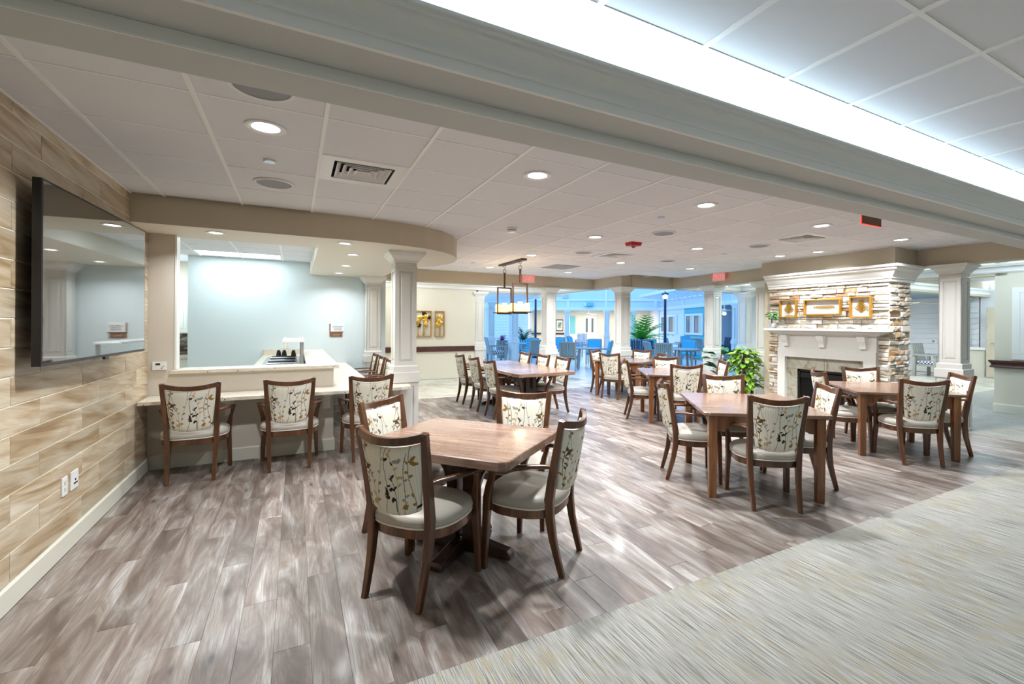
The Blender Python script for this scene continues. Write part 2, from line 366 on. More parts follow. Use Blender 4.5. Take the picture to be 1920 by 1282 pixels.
    t = NT('striped_weave'); w = t.node('ShaderNodeTexChecker'); w.inputs['Scale'].default_value = 22; w.inputs['Color1'].default_value = srgb(30,40,70); w.inputs['Color2'].default_value = srgb(225,230,240); t.con(t.obj(), w.inputs['Vector']); t.col(w.outputs['Color']); M['weave'] = t.set(.7)
    t = NT('landscape_print'); n = t.noise(t.pos(), 3.5, 4, .6, .8); t.col(t.ramp(n, [(.35, srgb(60,110,110)), (.45, srgb(90,150,120)), (.52, srgb(214,180,110)), (.6, srgb(190,96,60)), (.7, srgb(80,120,150))])); M['art'] = t.set(.4)
fine_mats()
# ------------------------------------------------------------------ floors
WX, ZC, ZR, ZB = -1.315, 2.658, 2.832, 2.40          # tiled wall plane, dining ceiling, raised ceilings, beam underside
fl = struct('floor', MB().box(-3, -4.2, -.10, 18.9, 12.6, -.012), M['mortar'])
def plank_mb(w, l): return MB().chbox(0, 0, -.011, w, l, 0, .0016)
PW, PL = .1525, 1.2192
cells = []
x, k = WX+.014, 0
while x < 8.36:
    w = min(PW, 8.36-x); y0 = 1.947; first = True; off = [.31, .92, .55, 1.1, .12, .74][k % 6] + rnd.uniform(-.1, .1)
    y = y0 - (PL-off)
    while y < 9.2:
        a, b = max(y, y0), min(y+PL, 9.2)
        if b-a > .02: cells.append((x, a, w, b-a))
        y += PL
    x += PW; k += 1
cells = [c for c in cells if not (c[0] < .3 and c[1] > 5.95) and not (c[0]+c[2] > 6.8 and c[1] > 8.6)]
def near(c): return math.hypot(c[0]+c[2]/2, c[1]+c[3]/2)
def inview(c):
    q = Vector((c[0]+c[2]/2, c[1]+c[3]/2)); return abs(q.dot(RGT))/max(.1, q.dot(FWD)) < 1.35
cells.sort(key=lambda c: (not inview(c), near(c)))
me_full = None
for c in cells[:298]:
    if abs(c[2]-PW) < 1e-4 and abs(c[3]-PL) < 1e-4:
        if me_full is None:
            o = plank_mb(PW, PL).build('plank', M['plank'], fl); me_full = o.data
        else: o = link('plank', me_full, fl)
    else: o = plank_mb(c[2], c[3]).build('plank', M['plank'], fl)
    o.location = (c[0], c[1], 0)
m = MB()
for c in cells[298:]:
    n = len(m.v); m.chbox(c[0], c[1], -.011, c[0]+c[2], c[1]+c[3], 0, .0016)
tag(m.build('far_planks', M['plank'], fl), kind='stuff')
# stone tiles of the ring corridor
me_t = None
def ftile(x, y, s=.60):
    global me_t
    if me_t is None:
        o = MB().chbox(0, 0, -.011, s, s, 0, .002).build('floor_tile', M['floor_tile'], fl); me_t = o.data
    else: o = link('floor_tile', me_t, fl)
    o.location = (x, y, 0)
for i in range(-2, 9):
    for j in range(5): ftile(1.45+i*.605, 9.21+j*.605)
for i in range(4):
    for j in range(7): ftile(8.37+i*.605, 4.6+j*.605)
m = MB()
for i in range(12):
    for j in range(7): m.chbox(11.0+i*.605, 4.6+j*.605, -.011, 11.0+i*.605+.6, 5.2+j*.605, 0, .002)
for i in range(5):
    for j in range(6): m.chbox(-2.62+i*.605, 6.1+j*.605, -.011, -2.02+i*.605, 6.7+j*.605, 0, .002)
tag(m.build('far_floor_tiles', M['floor_tile'], fl), kind='stuff')
cp = MB().prism([(WX,-4),(10.92,-4),(10.92,3.41),(18.5,3.41),(18.5,4.59),(8.37,4.59),(8.37,1.944),(WX,1.944)], -.011, .003)
struct('floor_carpet', cp, M['carpet'])

# ------------------------------------------------------------------ ceilings: lay-in tiles on tees
TX0, TY0, TP = -1.072, 2.862, .6096
def grid_ceiling(root_name, x0, x1, y0, y1, gx, gy, z, mat, skip=lambda x, y: False, minor=.012, major=.012):
    root = struct(root_name, MB().box(x0, y0, z+.05, x1, y1, z+.07), M['mortar'])
    xs = [x0] + [gx+i*TP for i in range(-30, 60) if x0+.02 < gx+i*TP < x1-.02] + [x1]
    ys = [y0] + [gy+i*TP for i in range(-30, 60) if y0+.02 < gy+i*TP < y1-.02] + [y1]
    cache = {}
    for a, b in zip(xs, xs[1:]):
        for c, d in zip(ys, ys[1:]):
            if skip((a+b)/2, (c+d)/2): continue
            key = (round(b-a, 3), round(d-c, 3))
            if key not in cache:
                o = MB().chbox(.004, .004, -.012, b-a-.004, d-c-.004, .010, .002).build('ceiling_tile', mat, root); cache[key] = o.data
            else: o = link('ceiling_tile', cache[key], root)
            o.location = (a, c, z+.014)
    t1 = {}
    for xx in xs:
        if 'v' not in t1: o = MB().box(-major, y0, 0, major, y1, .010).build('ceiling_tee', M['tee'], root); t1['v'] = o.data
        else: o = link('ceiling_tee', t1['v'], root)
        o.location = (xx, 0, z-.004)
    for yy in ys:
        if 'h' not in t1: o = MB().box(x0, -minor, 0, x1, minor, .008).build('ceiling_tee', M['tee'], root); t1['h'] = o.data
        else: o = link('ceiling_tee', t1['h'], root)
        o.location = (0, yy, z-.002)
    return root
diff = [(.452, 3.776), (4.75, 6.21), (5.95, 3.776)]
def skip_d(x, y):
    if x > 6.85 and y > 8.65: return True
    if x < .1 and y > 5.55: return True
    return any(abs(x-a) < .2 and abs(y-b) < .2 for a, b in diff)
ceil = grid_ceiling('ceiling', WX, 8.40, 2.05, 9.84, TX0, TY0, ZC, M['tile_white'], skip_d, minor=.0055, major=.011)
grid_ceiling('ceiling_front', WX, 10.92, -4.0, 1.88, 1.114, 1.582, ZR, M['tile_white'], minor=.010, major=.016)
grid_ceiling('ceiling_servery', -2.6, .24, 6.09, 10.6, -1.42+.6096*2, 8.80, 2.63, M['tile_white'], lambda x, y: -1.43 < x < -.21 and 8.8 < y < 9.41, minor=.01, major=.012)
for nm, b in (('ceiling_corridor', (1.0, 9.84, 6.75, 12.4)), ('ceiling_lobby', (8.4, 1.9, 11.1, 8.9)), ('ceiling_hall', (11.1, 3.2, 18.7, 6.1))):
    struct(nm, MB().box(b[0], b[1], ZR, b[2], b[3], ZR+.03), M['tile_white'])
struct('sky_block_roof', MB().box(-3.2, -4.4, 3.2, 6.95, 12.6, 3.3).box(6.95, -4.4, 3.2, 18.9, 8.95, 3.3), M['mortar'])  # unseen slab added to keep sky light out of the indoor rooms

# ------------------------------------------------------------------ walls
wl = struct('wall_left', MB().box(WX-.25, -4.2, 0, WX-.004, 5.96, 3.2), M['grout'])
z0, ph, k = .130, .1539, 0
cache = {}
z = z0
while z < ZC:
    h = min(ph, ZC+.01-z); off = 3.42 if k % 2 == 0 else 3.735; L = .9215
    y = off - L*6
    while y < 5.95:
        a, b = max(y, .9), min(y+L, 5.948)
        if b-a > .02:
            key = (round(b-a, 3), round(h, 3))
            if key not in cache:
                g = .0034; mb = MB().add([(0,g,g),(0,b-a-g,g),(0,b-a-g,h-g),(0,g,h-g),(.011,g,g),(.011,b-a-g,g),(.011,b-a-g,h-g),(.011,g,h-g),
                                          (.012,g+.001,g+.001),(.012,b-a-g-.001,g+.001),(.012,b-a-g-.001,h-g-.001),(.012,g+.001,h-g-.001)],
                                         [(0,1,2,3),(0,1,5,4),(1,2,6,5),(2,3,7,6),(3,0,4,7),(4,5,9,8),(5,6,10,9),(6,7,11,10),(7,4,8,11),(8,9,10,11)])
                o = mb.build('wall_tile', M['wall_tile'], wl); cache[key] = o.data
            else: o = link('wall_tile', cache[key], wl)
            o.location = (WX-.012, a, z)
        y += L
    z += ph; k += 1
struct('baseboard_left', MB().box(WX, -4, .003, WX+.014, 5.935, .118).frustum(WX, -4, WX+.014, 5.935, .118, WX, -4, WX+.006, 5.935, .130), M['base'])
struct('wall_back', MB().box(-3.2, -4.4, 0, 11.2, -4.0, 3.2), M['wall_cream'])
# servery: jamb, knee wall, rear walls
struct('wall_jamb', MB().box(WX-.012, 5.95, 0, -1.10, 6.09, ZB), M['wall_taupe'])
struct('trim_1', MB().box(-1.10, 5.945, 1.01, -1.083, 6.095, ZB-.002), M['trim'])
struct('wall_knee', MB().box(-1.10, 5.95, 0, .405, 6.08, .968).box(.275, 6.08, 0, .405, 9.6, .968), M['wall_taupe'])
struct('baseboard_servery', MB().sweep([(WX+.015, 5.95), (.405, 5.95), (.405, 9.59)], [(0,.002),(.015,.002),(.015,.128),(.008,.142),(0,.142)], side=1), M['base'])
struct('wall_servery', MB().box(-1.49, 9.60, 0, 1.60, 9.80, 3.2).box(-1.60, 9.60, 0, -1.49, 10.7, 3.2), M['wall_blue'])
struct('wall_nook', MB().box(-2.8, 10.62, 0, -1.49, 10.75, 3.2).box(-2.8, 6.0, 0, -2.6, 10.75, 3.2).box(-2.8, 5.95, 0, WX-.012, 6.09, 3.2), M['wall_taupe'])
# picture wall and its end
struct('wall_pictures', MB().box(1.45, 12.27, 0, 4.55, 12.45, 3.2).box(1.45, 9.80, 0, 1.60, 12.27, 3.2), M['wall_cream'])
struct('baseboard_pictures', MB().box(1.60, 12.255, .002, 4.5, 12.27, .13), M['base'])
tag(MB().box(1.62, 12.235, .745, 4.50, 12.27, .885).build('handrail', M['rail_brown'], None, bevel=.008), 'dark brown handrail along the cream picture wall', 'handrail')
# right wall with its window, rail and base
struct('wall_right', MB().box(10.92, -4.2, 0, 11.12, 3.41, ZB).box(11.12, 3.25, 0, 18.6, 3.41, 3.2).box(10.92, -4.2, ZB, 11.12, 3.25, 3.2), M['wall_cream'])
struct('baseboard_right', MB().sweep([(10.92, -4), (10.92, 3.41), (11.12, 3.41)], [(0,.004),(.016,.004),(.016,.14),(.008,.16),(0,.16)], side=-1), M['base'])
rr = MB().sweep([(10.92, -3.9), (10.92, 3.41), (11.1, 3.41)], [(0,.785),(.05,.785),(.055,.80),(.035,.83),(.035,.855),(.06,.885),(.065,.915),(0,.915)], side=-1)
tag(rr.build('chair_rail', M['rail_brown']), 'dark brown moulded chair rail on the right-hand wall below a window', 'rail')
w1 = struct('window_1', MB().box(10.905, 1.9, .94, 10.92, 3.18, 1.04).box(10.90, 1.9, 2.09, 10.92, 3.18, 2.18).box(10.90, 3.085, 1.04, 10.92, 3.18, 2.09).box(10.90, 1.9, 1.04, 10.92, 1.99, 2.09), M['trim'])
MB().box(10.912, 1.99, 1.04, 10.918, 3.085, 2.09).build('pane', M['win'], w1)
MB().box(10.904, 3.03, 1.08, 10.9115, 3.084, 2.05).box(10.904, 1.991, 1.041, 10.9115, 3.084, 1.08).box(10.904, 1.991, 2.05, 10.9115, 3.084, 2.089).build('sash', M['trim'], w1)

# ------------------------------------------------------------------ beams, coves and crowns
CROWN = [(0,0),(.14,0),(.14,.09),(.25,.10),(.25,.19),(.20,.21),(.20,.36),(.25,.52),(.38,.65),(.60,.71),(.70,.715),(.78,.69),(.78,.79),(.90,.80),(.90,.90),(1,.91),(1,1),(.92,1),(.70,.82),(.40,.70),(.15,.50),(0,.30)]
def crown(n, path, side, zb, h, pr, mat=None):
    return struct(n, MB().sweep(path, [(a*pr, zb+b*h) for a, b in CROWN], side), mat or M['trim'])
struct('beam_front', MB().box(WX, 1.875, ZB, 10.92, 2.07, 3.2).box(WX, 1.69, 2.447, 10.92, 1.875, 2.55), M['beam'])
struct('trim_2', MB().sweep([(WX, 1.875), (10.92, 1.875)], [(-.002,ZB-.003),(.004,ZB-.003),(.006,ZB+.004),(.006,2.446),(-.002,2.446)], 1), M['trim'])
struct('trim_3', MB().box(WX, 1.672, 2.447, 10.92, 1.69, 2.49), M['trim'])
crown('trim_4', [(WX, 1.69), (10.92, 1.69)], 1, 2.478, .130, .105, M['trim'])
# perimeter beams of the dining room (tan towards the room)
pb = MB().box(1.60, 9.83, ZB, 6.80, 10.13, 3.2).box(6.80, 8.68, ZB, 7.10, 10.13, 3.2).box(7.10, 8.66, ZB, 8.40, 8.96, 3.2).box(8.38, 5.56, ZB, 8.68, 8.66, 3.2).box(8.38, 2.07, ZB, 8.68, 3.60, 3.2).box(6.75, 10.13, ZB, 6.95, 12.5, 3.2).box(4.5, 12.27, ZB, 6.95, 12.5, 3.2).box(8.68, 8.62, ZB, 11.12, 8.85, 3.2)
struct('beam_dining', pb, M['wall_tan'])
struct('wall_sky_block_and_hall_end', MB().box(12.2, 9.3, 0, 18.7, 9.45, 3.2).box(18.5, 3.2, 0, 18.75, 6.12, 3.2), M['siding'])  # unseen side wall added to block sky light, then the hall's end wall
struct('beam_lobby', MB().box(10.92, 3.41, ZB, 11.12, 8.62, 3.2).box(11.12, 5.87, ZB, 18.6, 6.1, 3.2), M['wall_tan'])
crown('trim_5', [(1.60, 12.27), (6.75, 12.27)], 1, 2.447, .155, .12)
crown('trim_6', [(6.75, 12.27), (6.75, 10.14)], 1, 2.447, .155, .12)
crown('trim_7', [(10.92, 1.9), (10.92, 8.62), (8.70, 8.62)], -1, 2.447, .155, .12)
crown('trim_8', [(11.13, 5.87), (18.4, 5.87)], 1, 2.447, .155, .12)
# curved soffit over the servery counter
arc = [(.45,5.36),(.74,5.375),(1.06,5.42),(1.38,5.52),(1.64,5.68),(1.84,5.90),(1.97,6.17),(2.04,6.46),(2.045,6.70),(2.00,6.93),(1.90,7.13),(1.74,7.32),(1.60,7.50),(1.52,7.75),(1.50,8.1),(1.50,9.6)]
sof = [(WX,5.36)] + arc + [(.24,9.6),(.24,6.09),(WX,6.09)]
sf = struct('soffit', MB().prism(sof, ZB, ZC+.06), M['soffit'])
fas = MB().sweep([(WX,5.36)]+arc, [(0,ZB-.001),(.004,ZB-.001),(.004,ZC+.003),(0,ZC+.003)], 1)
fas.build('fascia', M['wall_tan'], sf)
struct('soffit_edge', MB().box(-2.6, 6.09, ZB, .24, 6.10, 2.64), M['soffit'])

# ------------------------------------------------------------------ square panelled columns
def column_parts(root, mat):
    H = .155
    def framed(hw, z0, z1, st, t=.012):
        m = MB().box(-hw+t, -hw+t, z0, hw-t, hw-t, z1)
        for a in range(4):
            R = Matrix.Rotation(a*PI/2, 4, 'Z')
            for (x0, x1, za, zb) in ((-hw, -hw+st, z0, z1), (hw-st, hw, z0, z1), (-hw+st, hw-st, z0, z0+st), (-hw+st, hw-st, z1-st*.9, z1)):
                c = R @ Matrix.Translation(((x0+x1)/2, -hw+t/2, (za+zb)/2)); m.xbox(c, (x1-x0)/2, t/2, (zb-za)/2)
        return m
    framed(H, 0, .76, .055).build('pedestal', mat, root)
    MB().sqrings(0, 0, [(.165,.755),(.17,.762),(.17,.882),(.166,.89)]).build('plinth_block', mat, root)
    MB().sqrings(0, 0, [(.150,.888),(.150,.955),(.142,.968),(.134,.972)]).build('plinth_cap', mat, root)
    framed(.1325, .97, 2.20, .050).build('shaft', mat, root)
    MB().sqrings(0, 0, [(.1325,2.195),(.140,2.20),(.140,2.212),(.1325,2.217),(.1325,2.275)]).build('neck', mat, root)
    MB().sqrings(0, 0, [(.1325,2.268),(.150,2.276),(.150,2.290),(.158,2.296),(.170,2.312),(.196,2.340),(.204,2.348),(.204,2.358),(.222,2.366),(.226,2.396),(.226,ZB-.001)]).build('capital', M['trim'], root)
    for hw, za, zb, st in ((H, .055, .71, .055), (.1325, 1.02, 2.155, .05)):
        for a in range(4):
            w = hw-st-.012; m = MB()
            t = .012; A = (-w, -hw+t, za+.012); 
            m.add([(-w,-hw+t,za+.012),(w,-hw+t,za+.012),(w,-hw+t,zb-.012),(-w,-hw+t,zb-.012),(-w+.02,-hw+.003,za+.032),(w-.02,-hw+.003,za+.032),(w-.02,-hw+.003,zb-.032),(-w+.02,-hw+.003,zb-.032)],
                  [(4,5,6,7),(0,1,5,4),(1,2,6,5),(2,3,7,6),(3,0,4,7)])
            o = m.build('panel', mat, root); o.rotation_euler = (0,0,a*PI/2)
col0 = None
def column(x, y, label, cap=None):
    global col0
    if col0 is None:
        col0 = thing('column', label, 'column', (x, y, 0), 0, 'square panelled columns'); column_parts(col0, M['column']); r = col0
    else: r = dup(col0, (x, y, 0), 0, label)
    r['kind'] = 'structure'; return r
column(1.2325, 6.035, 'white panelled column carrying the curved soffit at the end of the counter')
column(1.335, 9.42, 'white panelled column against the servery rear wall beside the sign')
column(5.56, 9.98, 'white panelled column behind the long pedestal table')
column(6.95, 8.83, 'white panelled column at the inner corner of the tan beam')
column(8.51, 7.49, 'white panelled column under the exit sign left of the bushy plant')
column(8.515, 6.15, 'white panelled column right beside the stone fireplace')
column(8.515, 3.10, 'white panelled column right of the stone fireplace')
column(4.62, 12.40, 'white panelled column at the end of the picture wall')
column(6.80, 12.30, 'white panelled column half hidden behind the one at the long table')
column(11.03, 8.60, 'white panelled column at the far corner of the lobby, above the bushy plant')
# ------------------------------------------------------------------ fireplace
fx, fy0, fy1 = 7.72, 3.56, 5.49
fp = thing('fireplace', 'stone faced fireplace with white mantel and moulded crown', 'fireplace', (7.72, 4.5, 0))
MB().box(fx+.02, fy0+.02, 0, 8.30, fy1-.02, ZB).build('core', M['mortar'], fp, world=True)
MB().box(fx+.06, fy1-.02, 0, 8.40, 5.64, ZB).build('side_return', M['wall_tan'], fp, world=True)
MB().box(7.735, 3.50, ZB-.02, 8.40, 5.67, 3.2).build('fascia', M['wall_tan'], fp, world=True)
def stone_mb(l, h, d, r):
    j = lambda k: r.uniform(-k, k)
    b = [(-.0,0,0),(0,l,0),(0,l,h),(0,0,h)]
    m = [(-d+j(.006), .004+j(.003), .004+j(.002)), (-d+j(.008), l-.004+j(.003), .004+j(.002)), (-d+j(.008), l-.004+j(.003), h-.004+j(.002)), (-d+j(.006), .004+j(.003), h-.004+j(.002))]
    c = [(-d-.012+j(.010), l*.5+j(l*.28), h*.5+j(h*.28))]
    return MB().add(b+m+c, [(0,1,5,4),(1,2,6,5),(2,3,7,6),(3,0,4,7),(4,5,8),(5,6,8),(6,7,8),(7,4,8)])
sr = random.Random(3)
def lay(ys, ye, za, zb, place, hole=None):
    z = za
    while z < zb-.02:
        h = min(sr.choice([.04,.05,.055,.065,.075,.09]), zb-z); y = ys
        if zb-z-h < .03: h = zb-z
        while y < ye-.01:
            l = sr.uniform(.09, .27)*(1.15 if h > .07 else 1)
            if ye-y-l < .06: l = ye-y
            l = min(l, ye-y)
            if not (hole and hole(y, y+l, z, z+h)): place(y, z, l, h)
            y += l+.001
        z += h+.001
def st_front(y, z, l, h):
    o = stone_mb(l, h, sr.uniform(.012, .05), sr).build('stone', M['stone'], fp); o.location = (fx+.02-7.72, y-4.5, z)
def st_side(y, z, l, h):     # the side that faces the carpet
    o = stone_mb(l, h, sr.uniform(.012, .05), sr).build('stone', M['stone'], fp); o.rotation_euler = (0,0,PI/2); o.location = (y+l-7.72, fy0+.02-4.5, z)
lay(fy0, fy1, 0.0, 2.20, st_front, lambda a, b, c, d: d < 1.36 and a > 3.66 and b < 5.28)
lay(fx+.0, 8.30, 0.0, 2.20, st_side)
CR2 = [(0,0),(.16,.02),(.16,.16),(.26,.20),(.26,.28),(.42,.42),(.60,.60),(.80,.70),(.84,.74),(.84,.82),(1,.86),(1,1),(0,1)]
MB().sweep([(fx-.01, 5.50), (fx-.01, 3.545), (8.36, 3.545)], [(a*.165, 2.155+b*.245) for a, b in CR2], 1).build('crown', M['trim'], fp, world=True)
SH = [(0,0),(.02,0),(.02,.02),(.06,.03),(.10,.055),(.125,.06),(.125,.075),(.155,.08),(.17,.085),(.17,.122),(0,.122)]
sx = 7.60
MB().box(7.62, 3.69, 0, 7.745, 3.862, .962).box(7.62, 5.125, 0, 7.745, 5.262, .962).box(7.62, 3.69, .962, 7.745, 5.262, 1.105).build('surround', M['column'], fp, world=True)
MB().box(7.64, 3.69, 1.105, 7.745, 5.262, 1.335).build('frieze', M['column'], fp, world=True)
MB().sweep([(7.745, 5.26), (7.64, 5.26), (7.64, 3.69), (7.745, 3.69)], [(a, 1.333+b) for a, b in SH], 1).build('mantel_shelf', M['trim'], fp, world=True)
for y in (3.86, 4.48, 5.10):
    o = MB().rings([[(7.642,y-s*.055,z),(7.642,y+s*.055,z),(7.642-dx,y+s*.055,z),(7.642-dx,y-s*.055,z)] for s,dx,z in ((.75,.02,1.135),(.8,.045,1.15),(.85,.05,1.20),(.95,.085,1.26),(1,.10,1.315),(1.05,.105,1.335))]).build('corbel', M['trim'], fp, world=True)
for (a, b, c, d) in ((3.862,4.05,0,.755),(4.94,5.125,0,.40),(4.94,5.125,.403,.755),(3.862,4.48,.758,.962),(4.483,5.125,.758,.962)):
    MB().box(7.69, a+.001, c, 7.745, b-.001, d).build('slab', M['slab'], fp, world=True)
MB().box(7.705, 4.05, 0, 7.73, 4.085, .755).box(7.705, 4.905, 0, 7.73, 4.94, .755).box(7.705, 4.05, .72, 7.73, 4.94, .755).build('firebox_frame', M['black'], fp, world=True)
MB().box(7.715, 4.085, .61, 7.725, 4.905, .70).build('louvre', M['black'], fp, world=True)
MB().box(7.735, 4.085, 0, 7.738, 4.905, .72).build('firebox', M['dark'], fp, world=True)
lg = MB()
for i in range(4): lg.cyl((7.728, 4.2+i*.16, .12+.03*(i%2)), (7.728, 4.42+i*.14, .16+.03*((i+1)%2)), .012)
# ornaments on the mantel
pp = thing('potted_bonsai', 'small leafy bonsai in a marbled pot on the mantel', 'plant', (7.56, 5.33, 1.455))
MB().lathe([(.035,0),(.055,.02),(.062,.06),(.058,.085),(.05,.085),(.05,.07),(0,.07)], 16).build('pot', M['stone_pot'], pp, smooth=True)
MB().tube([(0,0,.07),(.01,.01,.11),(-.01,0,.15),(.01,.0,.20)], [.012,.010,.008,.005]).build('stem', M['bark'], pp)
def leaf_mb(l, w, fold=.25, droop=.25, n=4):
    vs, fs = [], []
    for i in range(n+1):
        t = i/n; hw = w*.5*math.sin(PI*min(1, t*.93+.04))**.8; z = -droop*l*t*t
        vs += [(-hw, t*l, z+fold*hw), (0, t*l, z), (hw, t*l, z+fold*hw)]
    for i in range(n):
        a = i*3; fs += [(a,a+1,a+4,a+3),(a+1,a+2,a+5,a+4)]
    return MB().add(vs, fs)
def leafy(root, mat, n, pos, size, seed, name='leaf', outward=None):
    r = random.Random(seed); me = None
    for i in range(n):
        if me is None: o = leaf_mb(1, .62).build(name, mat, root, smooth=True); me = o.data
        else: o = link(name, me, root)
        p, d = pos(r); s = size*r.uniform(.7, 1.25)
        yaw = math.atan2(-d[0], d[1]); pitch = math.atan2(d[2], math.hypot(d[0], d[1]))
        o.location = p; o.rotation_euler = (pitch, r.uniform(-.5, .5), yaw); o.scale = (s, s, s)
def pos_ball(c, rx, rz):
    def f(r):
        a, b = r.uniform(0, 2*PI), r.uniform(-.5, 1.2); q = r.uniform(.35, 1)
        d = Vector((math.cos(a)*math.cos(b), math.sin(a)*math.cos(b), math.sin(b)))
        return (c[0]+d.x*rx*q, c[1]+d.y*rx*q, c[2]+d.z*rz*q), (d.x, d.y, d.z*.5-.25)
    return f
leafy(pp, M['leaf_bonsai'], 60, pos_ball((0,0,.21), .085, .075), .062, 5)
# framed leaf reliefs above the mantel
def relief(y0, y1, z0, z1, label, kind):
    cy, cz = (y0+y1)/2, (z0+z1)/2; t = thing('framed_relief', label, 'wall art', (7.70, cy, cz), 0, 'gold framed leaf reliefs over the mantel')
    w, h, f, d = (y1-y0)/2, (z1-z0)/2, .020, .065
    MB().box(-d,-w,-h,0,-w+f,h).box(-d,w-f,-h,0,w,h).box(-d,-w+f,h-f,0,w-f,h).box(-d,-w+f,-h,0,w-f,-h+f).build('frame', M['gold_frame'], t, bevel=.002)
    MB().box(-.012,-w+f,-h+f,-.004,w-f,h-f).build('backing', M['white'], t)
    def vein(c, a, l, wd):
        mb = leaf_mb(l, wd, .3, .0, 5); R = Matrix.Translation((-.022, c[0], c[1])) @ basis((0,0,0), (0,-math.sin(a), math.cos(a)), (0, math.cos(a), math.sin(a)))
        return [(R @ Vector(v)) for v in mb.v], mb.f
    lf = MB()
    if kind == 'round':
        for i in range(6):
            for s in (-1, 1):
                v, q = vein((s*.002, -h*.5+i*h*.16), PI/2 - s*(.25+.28*(5-i)/2.2), h*(.78-.07*i), h*.13); lf.add(v, q)
        v, q = vein((0, -h*.55), PI/2, h*1.25, h*.22); lf.add(v, q)
    else:
        for i in range(11):
            for s in (-1, 1):
                v, q = vein((w*.5-i*w*.105, 0), PI - s*.5, w*.20*math.sin(.5+i*.2), h*.11); lf.add(v, q)
        v, q = vein((w*.80, 0), PI, w*1.5, h*.08); lf.add(v, q)
    lf.build('leaf_relief', M['gold'], t)
relief(4.94, 5.25, 1.64, 1.955, 'gold framed round leaf relief on the stone, nearest the bonsai', 'round')
relief(4.21, 4.805, 1.68, 1.938, 'wide gold framed feather leaf relief in the middle over the mantel', 'long')
relief(3.77, 4.075, 1.63, 1.955, 'gold framed round leaf relief on the stone, farthest from the bonsai', 'round')

# ------------------------------------------------------------------ dining armchair (origin: middle of the rear feet, facing +y)
def fabric_print(nx, nz, seed):
    r = np.random.RandomState(seed); g = lambda c: np.array(srgb(*c)[:3])
    U, V = np.meshgrid(np.linspace(0, .42, nx), np.linspace(0, .40, nz)); P = np.stack([U.ravel(), V.ravel()], 1)
    col = np.tile(g((226,221,206)), (len(P), 1)); cols = {'b': g((44,40,38)), 'o': g((150,112,52)), 'g': g((150,148,142)), 't': g((190,160,122)), 'd': g((92,72,44))}
    def seg(a, b, w, c):
        a, b = np.array(a), np.array(b); d = b-a; t = np.clip(((P-a)@d)/(d@d+1e-9), 0, 1); q = np.linalg.norm(P-(a+t[:,None]*d), axis=1); col[q < w] = c
    def leaf(p, ang, l, w, c):
        d = np.array([math.cos(ang), math.sin(ang)]); n = np.array([-d[1], d[0]]); q = P-(np.array(p)+d*l/2); a, b = q@d/(l/2), q@n
        col[(np.abs(a) < 1) & (np.abs(b) < w/2*np.sqrt(np.clip(1-a*a, 0, 1))*(1-.35*a))] = c
    stems = [('d','o',.030,.10,.30,.40),('g','g',.085,-.25,.9,.40),('b','b',.205,.30,1.0,.40),('t','t',.275,-.25,.8,.40),('d','o',.375,-.22,.2,.40),('b','b',.245,-.45,.9,.24),('g','g',.155,.35,.5,.40),('d','d',.065,.35,.4,.28),('b','g',.335,.25,.1,.36)]
    for si, (sc_, lc, x, lean, ph, zt) in enumerate(stems):
        pts = []
        for k in range(17):
            z = zt*k/16; pts.append((x+lean*(z-.2)*.45+.014*math.sin(ph*6+z*15), z))
        for a, b in zip(pts, pts[1:]): seg(a, b, .0019, cols[sc_])
        for k in range(1, 16):
            if r.rand() < .44:
                s = 1 if (k % 2) else -1; c = cols[lc] if r.rand() < .72 else cols[r.choice(list('bogt'))]
                leaf(pts[k], PI/2 - s*r.uniform(.6, 1.35), r.uniform(.020, .037), r.uniform(.011, .018), c)
    for (cx_, cz_, c) in ((.215,.135,'b'),(.240,.105,'b'),(.055,.25,'d'),(.31,.335,'g'),(.375,.30,'o'),(.10,.07,'t'),(.33,.05,'o')):
        for k in range(3): leaf((cx_+r.uniform(-.018,.018), cz_+r.uniform(-.018,.018)), r.uniform(0, 2*PI), .032, .021, cols[c])
    return col
def bow(x): return -.062*(1-min(1, (x/.215)**2))
def back_y(z): return .062 - .085*max(0, (z-.45)/.485)**1.15      # lean of the back
chair0 = thing('dining_armchair', 'tmp', 'chair', (0,0,0))
